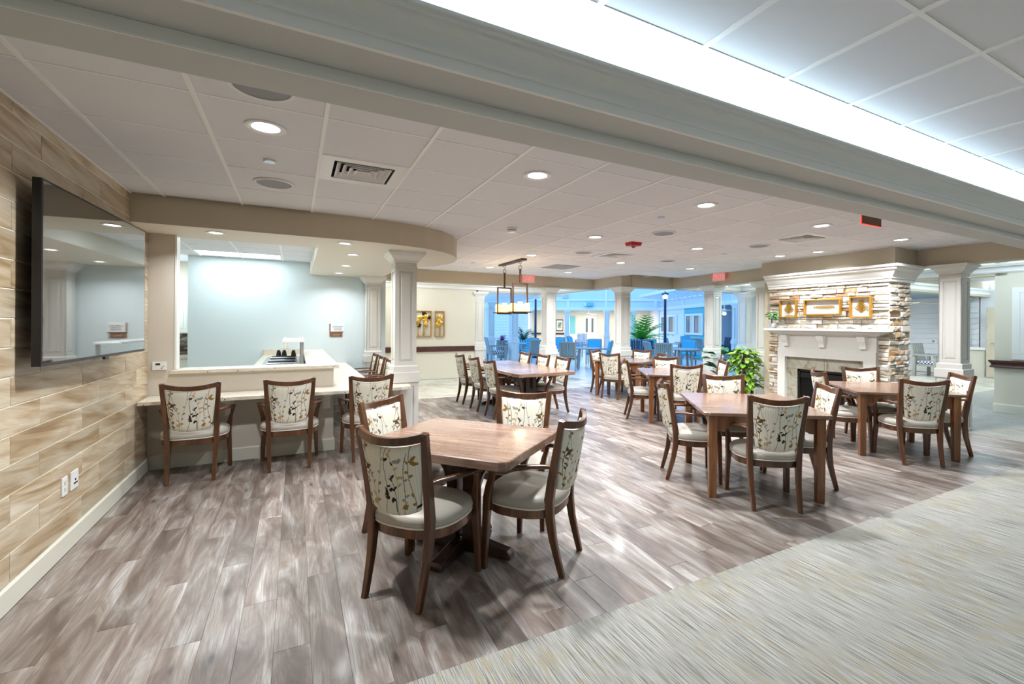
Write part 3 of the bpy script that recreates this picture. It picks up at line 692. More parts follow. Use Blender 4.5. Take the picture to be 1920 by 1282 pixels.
def make_chair(t):
    wd = M['chair_wood']
    for s in (-1, 1):     # rear leg runs up as the back post
        path = [(s*.178, -.015, 0), (s*.180, .012, .10), (s*.184, .042, .22), (s*.188, .060, .34), (s*.191, .063, .45), (s*.196, back_y(.58), .58), (s*.204, back_y(.74), .74), (s*.213, back_y(.90), .90), (s*.215, back_y(.935), .935)]
        MB().bar(path, [.030,.032,.036,.042,.044,.042,.040,.040,.040], [.034,.038,.044,.052,.056,.050,.042,.034,.032], (1,0,0), .12).build('leg', wd, t, smooth=True, angle=40)
        path = [(s*.262, .462, 0), (s*.258, .458, .15), (s*.250, .452, .33), (s*.252, .445, .44), (s*.266, .425, .52), (s*.282, .402, .575), (s*.290, .392, .62), (s*.290, .392, .634)]
        MB().bar(path, [.032,.036,.044,.046,.036,.030,.034,.036], [.032,.036,.044,.048,.042,.036,.044,.050], (1,0,0), .12).build('leg', wd, t, smooth=True, angle=40)
        path = [(s*.204, back_y(.65)+.012, .652), (s*.226, .10, .656), (s*.256, .19, .652), (s*.280, .29, .645), (s*.290, .375, .640), (s*.290, .420, .632), (s*.289, .436, .618)]
        MB().bar(path, [.026,.034,.042,.046,.048,.046,.040], [.022,.022,.022,.022,.024,.024,.018], (1,0,0), .3).build('arm', wd, t, smooth=True, angle=50)
    xs = [-.213+.426*k/14 for k in range(15)]
    MB().bar([(x, back_y(.91)+bow(x), .916-.030*(1-(x/.215)**2)) for x in xs], .028, .044, (0,1,0), .1).build('top_rail', wd, t, smooth=True, angle=40)
    # seat plan: superellipse
    def plan(sx, sy, n=44):
        r = []
        for k in range(n):
            a = 2*PI*k/n; c, s_ = math.cos(a), math.sin(a)
            r.append((sx*math.copysign(abs(c)**.78, c), .272+sy*math.copysign(abs(s_)**.78, s_)))
        return r
    P0 = plan(.268, .245)
    ring = lambda sx, sy, z: [(x, y, z) for x, y in plan(sx, sy)]
    MB().rings([ring(.250,.228,.338), ring(.262,.240,.342), ring(.262,.240,.395), ring(.235,.215,.397)]).build('seat_frame', wd, t, smooth=True, angle=40)
    MB().rings([ring(.262,.240,.396), ring(.272,.250,.408), ring(.276,.254,.428), ring(.270,.248,.448), ring(.250,.228,.464), ring(.205,.187,.476), ring(.13,.12,.483), ring(.04,.04,.486)]).build('seat', M['vinyl'], t, smooth=True, angle=80)
    MB().tube(ring(.268,.246,.400), .0055, 6, closed=True).build('piping', M['piping'], t, smooth=True)
    # upholstered back panel: fine grid so that the print reads
    nx, nz = 120, 112; me = bpy.data.meshes.new('back_pad'); vs = []
    def pt(u, v, off):
        hw = .156+.042*v**.8; zb = .480+.0; z0 = zb + .030*abs(2*u-1)**2.6; z1 = .882 - .027*(1-(2*u-1)**2)
        z = z0+(z1-z0)*v; x = (2*u-1)*hw; e = 1-max(abs(2*u-1), abs(2*v-1))**9
        return (x, back_y(z)+bow(x*1.05)*.96+off*(.010+.016*e), z)
    for side in (-1, 1):
        for j in range(nz):
            for i in range(nx): vs.append(pt(i/(nx-1), j/(nz-1), side))
    fs = []
    N = nx*nz
    for sd in (0, 1):
        for j in range(nz-1):
            for i in range(nx-1):
                a = sd*N+j*nx+i; q = (a, a+1, a+nx+1, a+nx); fs.append(q if sd == 0 else q[::-1])
    bd = [i for i in range(nx)] + [j*nx+nx-1 for j in range(1, nz)] + [(nz-1)*nx+i for i in range(nx-2, -1, -1)] + [j*nx for j in range(nz-2, 0, -1)]
    for a, b in zip(bd, bd[1:]+bd[:1]): fs.append((b, a, a+N, b+N))
    me.from_pydata(vs, [], fs); me.update()
    for p in me.polygons: p.use_smooth = True
    at_ = me.color_attributes.new('print', 'FLOAT_COLOR', 'POINT')
    c = np.concatenate([fabric_print(nx, nz, 11), fabric_print(nx, nz, 11)]); c = np.hstack([c, np.ones((len(c), 1))])
    at_.data.foreach_set('color', c.astype(np.float32).ravel()); me.materials.append(M['fabric'])
    link('back_pad', me, t)
make_chair(chair0)
first_chair = [True]
def place_chair(x, y, facing, label, group):
    """x, y: middle of the rear feet; facing: plan angle (degrees from +x) of the direction the sitter looks"""
    rz = math.radians(facing)-PI/2
    if first_chair[0]:
        first_chair[0] = False; chair0.location = (x, y, 0); chair0.rotation_euler = (0,0,rz); chair0['label'] = label; chair0['group'] = group; return chair0
    return dup(chair0, (x, y, 0), rz, label, group)
def side_chairs(c, ang, hu, hv, gap, name, which, group, tweak={}):
    """chairs round a table at c whose u axis lies at ang degrees; which: side -> label"""
    u = Vector((math.cos(math.radians(ang)), math.sin(math.radians(ang)))); v = Vector((-u.y, u.x))
    for side, label in which.items():
        d, h = {'front': (-v, hv), 'back': (v, hv), 'right': (u, hu), 'left': (-u, hu)}[side]
        du, dv, da = tweak.get(side, (0, 0, 0))
        p = Vector(c) + d*(h+gap) + u*du + v*dv
        place_chair(p.x, p.y, math.degrees(math.atan2(-d.y, -d.x))+da, label, group)
# ------------------------------------------------------------------ tables
def clipped(hu, hv, c=.05):
    return [(-hu+c,-hv),(hu-c,-hv),(hu-c*.3,-hv+c*.3),(hu,-hv+c),(hu,hv-c),(hu-c*.3,hv-c*.3),(hu-c,hv),(-hu+c,hv),(-hu+c*.3,hv-c*.3),(-hu,hv-c),(-hu,-hv+c),(-hu+c*.3,-hv+c*.3)]
def top_part(t, hu, hv, th, z=.75):
    P = clipped(hu, hv); q = lambda k: [(x*(1-k/hu), y*(1-k/hv)) for x, y in P]
    MB().rings([[(x,y,z-th) for x,y in q(.006)], [(x,y,z-th+.004) for x,y in P], [(x,y,z-.005) for x,y in P], [(x,y,z) for x,y in q(.005)]]).build('tabletop', M['table_top'], t)
def leg_table(c, ang, hu, hv, label):
    t = thing('dining_table', label, 'table', (c[0], c[1], 0), math.radians(ang), 'square four-legged dining tables')
    top_part(t, hu, hv, .030)
    lx, ly, w = hu-.085, hv-.085, .036
    for sx in (-1, 1):
        for sy in (-1, 1):
            MB().rings([[(sx*lx+a*k, sy*ly+b*k, z) for a,b in ((-1,-1),(1,-1),(1,1),(-1,1))] for k,z in ((w*.84,0),(w*.86,.02),(w,.60),(w,.719))]).build('leg', M['table_wood'], t, bevel=.004)
    def apron(L):       # rail with bracket-shaped lower edge at its ends
        top, mid = .719, .655; e = L-.001
        lo = [(-e,.575),(-e+.05,.580),(-e+.085,.600),(-e+.11,.632),(-e+.15,.648),(-e+.20,mid),(e-.20,mid),(e-.15,.648),(e-.11,.632),(e-.085,.600),(e-.05,.580),(e,.575)]
        return [(e,top),(-e,top)]+lo
    for a, L, off in ((0, lx-w, ly), (PI, lx-w, ly), (PI/2, ly-w, lx), (-PI/2, ly-w, lx)):
        pf = apron(L); o = MB().rings([[(x,-off-.011,z) for x,z in pf], [(x,-off+.011,z) for x,z in pf]]).build('apron', M['table_wood'], t); o.rotation_euler = (0,0,a)
    return t
def foot_bar(m, a, b, w=.085):
    a, b = Vector(a), Vector(b); n = 9; path, ht, wd = [], [], []
    prof = [(0,.030),(.03,.055),(.10,.062),(.28,.085),(.5,.10),(.72,.085),(.90,.062),(.97,.055),(1,.030)]
    d = b-a; s = Vector((d.y, -d.x, 0)).normalized()
    rs = []
    for k, h in prof:
        p = a+d*k; rs.append([p+s*(w/2)+Vector((0,0,.004)), p-s*(w/2)+Vector((0,0,.004)), p-s*(w/2*.86)+Vector((0,0,h)), p+s*(w/2*.86)+Vector((0,0,h))])
    return m.rings(rs)
def pedestal(t, cx, cy, L, W):
    foot_bar(MB(), (cx-W, cy, 0), (cx+W, cy, 0)).build('foot', M['pedestal'], t, bevel=.006)
    foot_bar(MB(), (cx, cy-L, 0), (cx, cy+L, 0)).build('foot', M['pedestal'], t, bevel=.006)
    for s in (-1, 1):
        MB().box(cx+s*.062-.038, cy-.06, .085, cx+s*.062+.038, cy+.06, .66).build('post', M['pedestal'], t, bevel=.006)
        MB().bar([(cx+s*.09, cy, .40), (cx+s*.13, cy, .52), (cx+s*.20, cy, .62), (cx+s*.27, cy, .668)], .05, .045, (0,1,0), .15).build('bracket', M['pedestal'], t)
    MB().box(cx-.30, cy-.045, .655, cx+.30, cy+.045, .695).box(cx-.045, cy-.26, .655, cx+.045, cy+.26, .694).build('bearer', M['pedestal'], t)
def pedestal_table(c, ang, hu, hv, label, feet):
    t = thing('pedestal_table', label, 'table', (c[0], c[1], 0), math.radians(ang), 'thick topped pedestal tables')
    top_part(t, hu, hv, .055)
    for f in feet: pedestal(t, *f)
    return t
GA, GB = 'armchairs round the dining tables', 'armchairs at the servery counter'
tA = ((1.0035, 2.95), -50); pedestal_table(*tA, .525, .437, 'nearest pedestal table with thick clipped corner top and crossed feet', [(0,0,.33,.36)])
side_chairs(*tA, .525, .437, .235, 'A', {
    'front': 'nearest armchair, its vine print back to the camera at the near pedestal table',
    'right': 'armchair at the right of the near pedestal table, seen from its side',
    'left': 'armchair at the left of the near pedestal table, in front of the counter',
    'back': 'armchair behind the near pedestal table, only its back showing above the top'}, GA, {'front': (-.03,0,0), 'right': (-.05,.095,0), 'left': (0,.10,0), 'back': (.05,.19,10)})
tB = ((3.885, 3.01), -35); leg_table(*tB, .525, .60, 'four-legged dining table in the middle right foreground by the carpet')
side_chairs(*tB, .525, .60, .20, 'B', {
    'front': 'armchair with its back to the camera at the middle table beside the carpet',
    'left': 'armchair at the left end of the middle table, its curved rail edge-on',
    'right': 'armchair at the right side of the middle table, its back almost touching the next chair',
    'back': 'armchair behind the middle table in front of the bushy plant'}, GA, {'front': (0,.03,0), 'left': (-.02,.08,0)})
tC = ((6.46, 2.99), -41); leg_table(*tC, .545, .53, 'four-legged dining table in front of the fireplace')
side_chairs(*tC, .545, .53, .205, 'C', {
    'front': 'armchair with its back to the camera at the table before the fireplace',
    'right': 'rightmost armchair, nearest the white column right of the fireplace',
    'left': 'armchair at the left side of the table before the fireplace, by the firebox',
    'back': 'armchair between its table and the firebox, facing the camera'}, GA)
tD = ((5.44, 5.55), -32.5); leg_table(*tD, .535, .55, 'four-legged dining table behind the middle one')
side_chairs(*tD, .535, .55, .215, 'D', {
    'left': 'armchair in profile at the left of the second four-legged table',
    'front': 'armchair with its back to the camera at the second four-legged table',
    'right': 'armchair beside the bushy plant, narrow in view',
    'back': 'armchair on the far side of the second four-legged table'}, GA, {'left': (-.02,-.02,0)})
tE = ((6.30, 7.84), -65); leg_table(*tE, .55, .54, 'farthest four-legged dining table beside the courtyard columns')
side_chairs(*tE, .55, .54, .22, 'E', {
    'left': 'armchair at the far left corner of the farthest table beside the courtyard',
    'front': 'armchair with its back to the camera at the farthest table',
    'right': 'armchair of the farthest table mostly hidden behind nearer chairs',
    'back': 'armchair on the far side of the farthest table next to a column'}, GA)
tF = ((3.44, 7.45), 1.0); pedestal_table(*tF, .515, 1.25, 'long pedestal table under the candle chandelier', [(0,-.62,.30,.36),(0,.62,.30,.36)])
for y, lb in ((6.89,'nearest'),(7.61,'middle'),(8.38,'farthest')):
    place_chair(2.77, y, 0, '%s of three armchairs along the left of the long table' % lb, GA)
    place_chair(4.11, y-.02, 180, '%s of three armchairs along the right of the long table' % lb, GA)
for x, lb in ((-.857,'next to the tiled wall'),(-.043,'in the middle'),(.742,'beside the white column')):
    place_chair(x, 5.325, 90, 'armchair tucked under the front of the counter, %s' % lb, GB)
for y, lb in ((7.50,'nearest'),(8.20,'middle'),(8.95,'farthest')):
    place_chair(1.30, y, 180, '%s of three armchairs along the return of the counter' % lb, GB)
# ------------------------------------------------------------------ servery counter and bar top
wt = thing('worktop', 'speckled quartz counter at table height in front of the knee wall', 'counter', (0, 5.7, 0))
wp = [(WX+.015,5.54),(1.00,5.54),(1.12,5.555),(1.20,5.60),(1.25,5.67),(1.26,5.75),(1.26,5.868),(1.055,5.868),(1.055,6.24),(.86,6.42),(.86,9.59),(.408,9.59),(.408,5.947),(WX+.015,5.947)]
MB().prism(wp, .712, .75).build('slab', M['quartz'], wt, world=True, bevel=.004)
for x in (-.62, .33):
    MB().box(x-.04, 5.925, .50, x+.04, 5.949, .66).rings([[(x-.045,5.949,.66),(x+.045,5.949,.66),(x+.045,5.949,.711),(x-.045,5.949,.711)],[(x-.045,5.86,.672),(x+.045,5.86,.672),(x+.045,5.86,.711),(x-.045,5.86,.711)]]).box(x-.035, 5.60, .69, x+.035, 5.87, .711).build('bracket', M['trim'], wt, world=True)
bt = thing('bar_top', 'raised quartz bar top running along the servery opening', 'counter', (0, 6, 0))
bp = [(-1.13,5.885),(.46,5.885),(.46,9.595),(.12,9.595),(.12,6.22),(-1.08,6.22),(-1.08,5.948),(-1.13,5.948)]
MB().prism(bp, .970, 1.008).build('slab', M['quartz'], bt, world=True, bevel=.004)
wc = thing('work_counter', 'lower quartz work counter behind the bar top with a short upstand', 'counter', (-.2, 7.9, 0))
MB().box(-.50, 6.24, .880, .118, 9.57, .920).build('slab', M['quartz'], wc, world=True, bevel=.003)
MB().box(-.50, 9.57, .880, .118, 9.598, 1.015).build('upstand', M['quartz'], wc, world=True)
MB().box(-.46, 6.30, 0, .10, 9.56, .879).build('base_cabinet', M['wall_taupe'], wc, world=True)
hw = thing('food_warmer', 'steel drop-in food warmer with sneeze guard in the work counter', 'appliance', (-.15, 8.1, .92))
MB().box(-.40, 7.15, .9205, .06, 8.90, .926).build('rim', M['chrome'], hw, world=True)
for i in range(3): MB().box(-.36, 7.20+i*.57, .9262, .02, 7.72+i*.57, .931).build('well_lid', M['grille'], hw, world=True)
for i in range(6): MB().cyl((-.34, 7.28+i*.29, .940), (.0, 7.28+i*.29, .940), .010, n=8).build('rail', M['black'] if i % 2 else M['chrome'], hw, world=True)
for y in (7.38, 8.86): MB().box(.072, y, .9205, .108, y+.04, 1.225).build('post', M['chrome'], hw, world=True)
MB().box(.086, 7.42, .96, .092, 8.86, 1.22).build('guard', M['glass'], hw, world=True)
MB().box(-.16, 7.34, 1.225, .12, 8.95, 1.242).box(-.16, 7.34, 1.242, -.14, 8.95, 1.254).box(.10, 7.34, 1.242, .12, 8.95, 1.254).build('shelf', M['white'], hw, world=True)
for i, x in enumerate((-.25, -.165, -.024)):
    o = tag(MB().lathe([(.040,0),(.042,.012),(.030,.08),(.022,.105),(0,.110)], 14).build('dispenser', M['black'], smooth=True), '%s of three black cone dispensers before the upstand' % ('leftmost','middle','rightmost')[i], 'dispenser', 'black cone dispensers'); o.location = (x, 9.12-.05*i, .9205)
# nook: cabinets and mosaic splashback
kc = thing('wall_cabinet', 'pale beadboard wall cabinet in the servery nook', 'cabinet', (-2.05, 10.45, 1.30))
MB().box(-2.58, 10.30, 1.30, -1.61, 10.61, 2.06).build('body', M['trim'], kc, world=True)
for a, b in ((-2.57, -2.10), (-2.09, -1.62)):
    d = MB().box(a, 10.282, 1.31, b, 10.299, 2.05).build('door', M['trim'], kc, world=True)
    for i in range(7): MB().box(a+.05+i*.054, 10.277, 1.39, a+.095+i*.054, 10.2815, 1.98).build('bead', M['trim'], d).location = (0,0,0)
for o in list(kc.children):
    for c_ in o.children: c_.location = (-kc.location.x, -kc.location.y, -kc.location.z)
bc = thing('nook_cabinet', 'pale base cabinet with quartz top in the servery nook', 'cabinet', (-2.05, 10.3, 0))
MB().box(-2.58, 10.02, .0, -1.61, 10.61, .868).build('body', M['trim'], bc, world=True)
for a, b in ((-2.57, -2.10), (-2.09, -1.62)): MB().box(a, 10.0, .12, b, 10.019, .84).build('door', M['trim'], bc, world=True)
MB().box(-2.585, 9.99, .868, -1.605, 10.612, .905).build('top', M['quartz'], bc, world=True)
m = MB(); q = random.Random(2); z = .906
while z < 1.295:
    h = q.choice([.014, .02, .03]); x = -2.58
    while x < -1.61:
        l = q.uniform(.06, .2); m.box(x, 10.60, z, min(x+l-.003, -1.605), 10.619, z+h-.003); x += l
    z += h
sb = tag(m.build('splashback', M['mosaic']), 'mosaic strip splashback in the servery nook', 'splashback'); sb['kind'] = 'stuff'
# ------------------------------------------------------------------ television
tv = thing('television', 'large black flat television hung on the tiled wall', 'television', (-1.19, 4.24, 1.765), -math.radians(2.66))
hl, hh = .80, .51
MB().box(-.022, -hl, -hh, .018, hl, hh).build('housing', M['black'], tv, bevel=.003)
MB().box(.0182, -hl+.012, -hh+.018, .0192, hl-.012, hh-.012).build('screen', M['tv'], tv)
MB().box(.0, .02, -hh-.018, .016, .08, -hh).build('sensor', M['black'], tv)
MB().box(-.10, -.25, -.25, -.022, .25, .25).build('bracket', M['black'], tv)
# ------------------------------------------------------------------ plates, thermostat and sign
def plate(name, label, o, x, y, w, h, bits, cat='wall plate', th=.007):
    t = thing(name, label, cat, o); Mx = basis((0,0,0), x, y)
    def bx(a, b, c, d, z0, z1, nm, mt):
        mb = MB(); mb.xbox(Mx @ Matrix.Translation(((a+c)/2, (b+d)/2, (z0+z1)/2)), (c-a)/2, (d-b)/2, (z1-z0)/2); return mb.build(nm, mt, t, bevel=.0015)
    bx(-w/2, -h/2, w/2, h/2, 0, th, 'plate', M['white'])
    for nm, a, b, c, d, z1, mt in bits: bx(a, b, c, d, th, th+z1, nm, mt)
    return t
YP, ZP, XP = (0,1,0), (0,0,1), (1,0,0)
plate('switch_plate', 'narrow white plate low on the tiled wall', (WX+.001, 4.05, .437), YP, ZP, .075, .118, [('socket', -.016, .008, .016, .036, .002, M['base']), ('socket', -.016, -.036, .016, -.008, .002, M['base'])])
plate('cable_plate', 'wider bluish white cable plate low on the tiled wall', (WX+.001, 4.20, .437), YP, ZP, .115, .122, [('slot', -.02, -.028, .04, -.018, .002, M['black']), ('port', .0, -.008, .014, .006, .002, M['dark'])])
plate('thermostat', 'white thermostat on the wall beside the servery opening', (-1.218, 5.949, 1.055), XP, ZP, .112, .080, [('display', -.03, .008, .008, .026, .003, M['black']), ('button', .016, -.028, .026, -.018, .003, M['dark']), ('button', .024, -.006, .044, .0, .003, M['grille'])], 'thermostat', .026)
plate('outlet_plate', 'double outlet plate on the servery rear wall above the dispensers', (-.153, 9.599, 1.095), XP, ZP, .118, .118, [('socket', -.045, -.04, -.012, -.006, .002, M['base']), ('socket', -.045, .006, -.012, .04, .002, M['base']), ('socket', .012, -.04, .045, -.006, .002, M['base']), ('socket', .012, .006, .045, .04, .002, M['base'])])
plate('outlet_plate', 'outlet plate on the mosaic splashback', (-2.02, 10.599, 1.10), XP, ZP, .08, .118, [('socket', -.016, .008, .016, .036, .002, M['base']), ('socket', -.016, -.036, .016, -.008, .002, M['base'])])
sg = thing('room_sign', 'small room sign with white panel and brown plate on the servery rear wall', 'sign', (.70, 9.598, 1.36))
M['sign_brown'] = paint('sign_brown', srgb(128,92,72), .5, .1); M['sign_ink'] = paint('sign_ink', srgb(40,44,44), .6, 0); M['sign_tan'] = paint('sign_tan', srgb(214,190,150), .6, 0)
MB().box(-.112, -.006, -.022, .132, 0, .132).build('panel', M['white'], sg)
MB().box(-.125, -.010, -.035, -.105, 0, .128).box(-.105, -.010, -.035, .118, 0, -.022).build('frame', M['sign_brown'], sg)
MB().box(-.122, -.010, -.122, .102, 0, -.042).build('plate', M['sign_brown'], sg)
text_mesh('lettering', 'COMMUNITY\nCOUNTRY\nKITCHEN', .032, basis((.022,-.0065,.043), (1,0,0), (0,0,1)), M['sign_ink'], sg)
text_mesh('lettering', 'Servery', .036, basis((-.005,-.0105,-.082), (1,0,0), (0,0,1)), M['sign_tan'], sg)
# ------------------------------------------------------------------ ceiling fixtures
def downlight(loc, r, label, group, power=P_DOWN, col=NEUT, src=[None]):
    if src[0] is None:
        t = thing('downlight', label, 'downlight', loc, 0, group); src[0] = t
        MB().lathe([(.074,.0),(.088,-.004),(.104,-.006),(.110,-.003),(.110,.004),(.080,.004)], 28, cap=False).build('trim_ring', M['white'], t, smooth=True)
        MB().lathe([(.0,.002),(.072,.002),(.081,.004),(0,.004)], 28, cap=False).build('lens', M['lens'], t)
    else: t = dup(src[0], loc, 0, label, group)
    k = r/.11; t.scale = (k, k, 1)
    area_light('downlight_lamp', (loc[0], loc[1], loc[2]-.010), .15*k, 0, power, col, shape='DISK', spread=2.5)
    return t
rows = {3.17:'first row from the front beam', 5.03:'second row from the front beam', 6.88:'third row from the front beam', 8.75:'last row before the courtyard'}
cols_ = {-.16:'over the television end', 1.66:'over the near pedestal table side', 3.50:'in line with the middle table', 5.37:'in line with the farthest table', 7.15:'on the fireplace side'}
for y, rl in rows.items():
    for x, cl in cols_.items():
        if (x < 2 and y > 4) or (x > 7 and y in (5.03, 8.75)): continue
        downlight((x, y, ZC-.004), .11, 'round white downlight, %s, %s' % (rl, cl), 'dining room downlights')
downlight((7.22, 4.31, ZC-.004), .10, 'small downlight washing the mantel reliefs, right one', 'fireplace downlights', 16, NEUT)
downlight((7.12, 4.88, ZC-.004), .10, 'small downlight washing the mantel reliefs, left one', 'fireplace downlights', 16, NEUT)
for i, (x, y) in enumerate([(-.708,5.594),(.49,5.601),(.662,6.469),(.70,7.773),(.694,8.985)]):
    downlight((x, y, ZB-.004), .085, 'downlight in the curved soffit, %s' % ('left over the front counter','right over the front counter','nearest of three along the return','middle of three along the return','farthest along the return')[i], 'soffit downlights', 11, NEUT)
def lamp_panel(name, label, x0, y0, x1, y1, z, power, col):
    t = thing(name, label, 'ceiling light', ((x0+x1)/2, (y0+y1)/2, z))
    MB().box(x0, y0, z, x1, y0+.02, z+.02).box(x0, y1-.02, z, x1, y1, z+.02).box(x0, y0+.02, z, x0+.02, y1-.02, z+.02).box(x1-.02, y0+.02, z, x1, y1-.02, z+.02).build('frame', M['white'], t, world=True)
    MB().box(x0+.02, y0+.02, z+.006, x1-.02, y1-.02, z+.010).build('diffuser', M['panel_light'], t, world=True)
    area_light(name+'_lamp', ((x0+x1)/2, (y0+y1)/2, z-.006), x1-x0-.06, y1-y0-.06, power, col)
lamp_panel('troffer', 'bright rectangular ceiling light inside the servery', -1.42, 8.80, -.215, 9.41, 2.624, 13, (.80,.95,1.0))
lamp_panel('troffer', 'added servery fill light panel just inside the opening', -1.2, 6.9, -.2, 7.4, 2.624, 18, (.80,.95,1.0))  # unseen panel added to brighten the servery
lamp_panel('troffer', 'added servery fill light panel over the nook cabinets', -2.45, 9.66, -1.85, 9.96, 2.624, 22, (.80,.95,1.0))  # no fixture in view here; added to light the nook
for x in (1.9, 5.5, 9.1): lamp_panel('troffer', 'added fill light panel on the unseen ceiling behind the viewpoint, %s' % {1.9:'nearest the tiled wall',5.5:'middle one',9.1:'nearest the right wall'}[x], x-.6, -1.6, x+.6, -1.0, ZR-.012, P_FILL, COOL)  # out of view, added as fill light for the front room
for x, y, lb in ((9.8, 3.0, 'before the right wall corner'), (9.8, 6.6, 'behind the stone fireplace'), (14.0, 4.6, 'halfway down the hall'), (17.0, 4.6, 'at the far end of the hall')): lamp_panel('troffer', 'lobby ceiling light panel ' + lb, x-.5, y-.3, x+.5, y+.3, ZR-.012, 20 if x == 9.8 and y == 3.0 else 46, COOL)
for i, (x, y) in enumerate([(2.4, 11.2), (5.2, 11.2)]): lamp_panel('troffer', 'ring corridor ceiling light panel ' + ('before the flower reliefs','at the courtyard end')[i], x-.5, y-.2, x+.5, y+.2, ZR-.012, 22, NEUT)
def speaker(x, y, label, src=[None]):
    if src[0] is None:
        t = thing('ceiling_speaker', label, 'speaker', (x, y, ZC-.004), 0, 'round ceiling speakers'); src[0] = t
        MB().lathe([(.128,-.004),(.132,-.007),(.146,-.007),(.150,-.002),(.150,.004),(.128,.004)], 32, cap=False).build('ring', M['white'], t, smooth=True)
        MB().lathe([(0,-.005),(.10,-.004),(.129,-.002),(.129,.004)], 32, cap=False).build('grille', M['grille'], t, smooth=True)
    else: dup(src[0], (x, y, ZC-.004), 0, label)
for (x, y, lb) in ((-.15,2.63,'cut by the front beam near the tiled wall'),(-.16,4.40,'over the front counter'),(4.10,4.39,'in line with the middle table'),(5.95,4.41,'left of the mantel'),(4.09,6.20,'beside the far air diffuser'),(5.94,6.25,'near the exit sign'),(5.06,2.50,'peeping past the front beam at its middle'),(7.0,2.50,'peeping past the front beam near the lobby')):
    speaker(x, y, 'round grey ceiling speaker ' + lb)
def diffuser(x, y, label, src=[None]):
    if src[0]: dup(src[0], (x, y, ZC), 0, label); return
    t = thing('air_diffuser', label, 'air vent', (x, y, ZC), 0, 'square ceiling air diffusers'); src[0] = t
    h = .296
    MB().box(-h,-h,-.004,h,-.21,.004).box(-h,.21,-.004,h,h,.004).box(-h,-.21,-.004,-.21,.21,.004).box(.21,-.21,-.004,h,.21,.004).build('frame', M['white'], t)
    MB().box(-.21,-.21,.045,.21,.21,.05).build('throat', M['dark'], t)
    for i, s in enumerate((.19, .145, .10, .055)):
        o, z0, z1 = s, -.006, .030; k = s-.034
        ring = lambda a, z: [(-a,-a,z),(a,-a,z),(a,a,z),(-a,a,z)]
        MB().rings([ring(o, z0), ring(k, z1), ring(k-.003, z1), ring(o-.004, z0-.001)], cap=False, closed=True).build('vane', M['white'], t)
for (x, y), lb in zip(diff, ('over the gap between counter and near table','in line with the farthest table','in front of the fireplace')): diffuser(x, y, 'square white air diffuser ' + lb)
ap = tag(MB().box(4.42, 7.70, ZC-.006, 5.01, 8.29, ZC+.004).build('access_panel', M['grille']), 'flat grey access panel in the ceiling beyond the chandelier', 'panel')
for x, y, lb in ((-.168, 3.809, 'over the television end'), (3.479, 3.767, 'in line with the middle table'), (6.148, 5.19, 'left of the mantel'), (2.98, 8.295, 'near the chandelier canopy')):
    t = thing('sprinkler_cover', 'small round sprinkler cover in the ceiling ' + lb, 'sprinkler', (x, y, ZC), 0, 'sprinkler covers'); MB().lathe([(.0,-.012),(.036,-.012),(.040,-.008),(.040,.004)], 20, cap=False).build('cap', M['chrome'], t, smooth=True)
sd = thing('smoke_detector', 'white smoke detector hanging from the ceiling left of the chandelier', 'smoke detector', (2.305, 5.054, ZC))
MB().lathe([(.062,.002),(.064,-.012),(.056,-.014),(.052,-.04),(.040,-.052),(0,-.054)], 24).build('body', M['white'], sd, smooth=True); MB().lathe([(.054,-.020),(.0545,-.034)], 24, cap=False).build('vent_band', M['grille'], sd)
al = thing('fire_alarm', 'red fire alarm strobe on the ceiling', 'fire alarm', (4.217, 5.116, ZC))
MB().frustum(-.085,-.065,.085,.065,-.045,-.095,-.075,.095,.075,.003).build('housing', M['red'], al, bevel=.004); MB().lathe([(.03,-.045),(.028,-.062),(.016,-.075),(0,-.078)], 14).build('strobe', M['glass'], al, smooth=True)
dc = thing('dome_camera', 'black dome camera under the front beam near the lobby', 'camera', (8.9, 2.0, ZB))
MB().lathe([(.075,.0),(.075,-.022),(.062,-.028)], 24).build('base', M['black'], dc, smooth=True); MB().lathe([(.060,-.027),(.056,-.05),(.040,-.072),(0,-.084)], 24).build('dome', M['black'], dc, smooth=True)
# exit signs
def exit_sign(loc, x, label, arrow=None, lit=True):
    t = thing('exit_sign', label, 'exit sign', loc); X = Vector(x); Mx = basis((0,0,0), x, (0,0,1))
    def bx(a, b, c, d, z0, z1, nm, mt): MB().xbox(Mx @ Matrix.Translation(((a+c)/2,(b+d)/2,(z0+z1)/2)), (c-a)/2, (d-b)/2, (z1-z0)/2).build(nm, mt, t)
    bx(-.17, .085, .17, .135, -.025, .025, 'housing', M['white'])
    bx(-.165, -.10, .165, .085, -.004, .004, 'panel', M['exit_panel'])
    for s in (1, -1):
        Mt = basis((0,0,0), Vector(x)*s, (0,0,1)) @ Matrix.Translation((.01*(1 if arrow else 0), -.008, .0045)) @ Matrix.Diagonal((.92, 1, 1, 1))
        text_mesh('lettering', 'EXIT', .165, Mt, M['exit_red'], t, .001)
    if arrow:
        MB().add([Mx @ Vector(p) for p in ((-.155,-.005,.005),(-.125,.03,.005),(-.125,-.04,.005))], [(0,1,2)]).build('arrow', M['exit_red'], t)
    return t
M['exit_panel'] = paint('exit_panel', srgb(238,225,224), .25, .01)
exit_sign((4.87, 9.72, 2.575), (1,0,0), 'red EXIT sign beyond the chandelier', arrow=True)
exit_sign((8.28, 7.13, 2.575), (0,-1,0), 'red EXIT sign on the tan beam left of the fireplace')
es = thing('exit_sign', 'dark backed EXIT sign with red edges hanging just behind the front beam', 'exit sign', (4.74, 2.34, 2.545))
MB().box(-.165, -.006, -.105, .165, .002, .10).build('backing', M['sign_brown'], es); MB().box(-.172,-.004,-.112,-.165,.004,.10).box(-.165,-.004,-.112,.165,.004,-.105).build('lit_edge', M['exit_red'], es); MB().box(-.17,-.02,.10,.17,.02,.113).build('housing', M['white'], es)
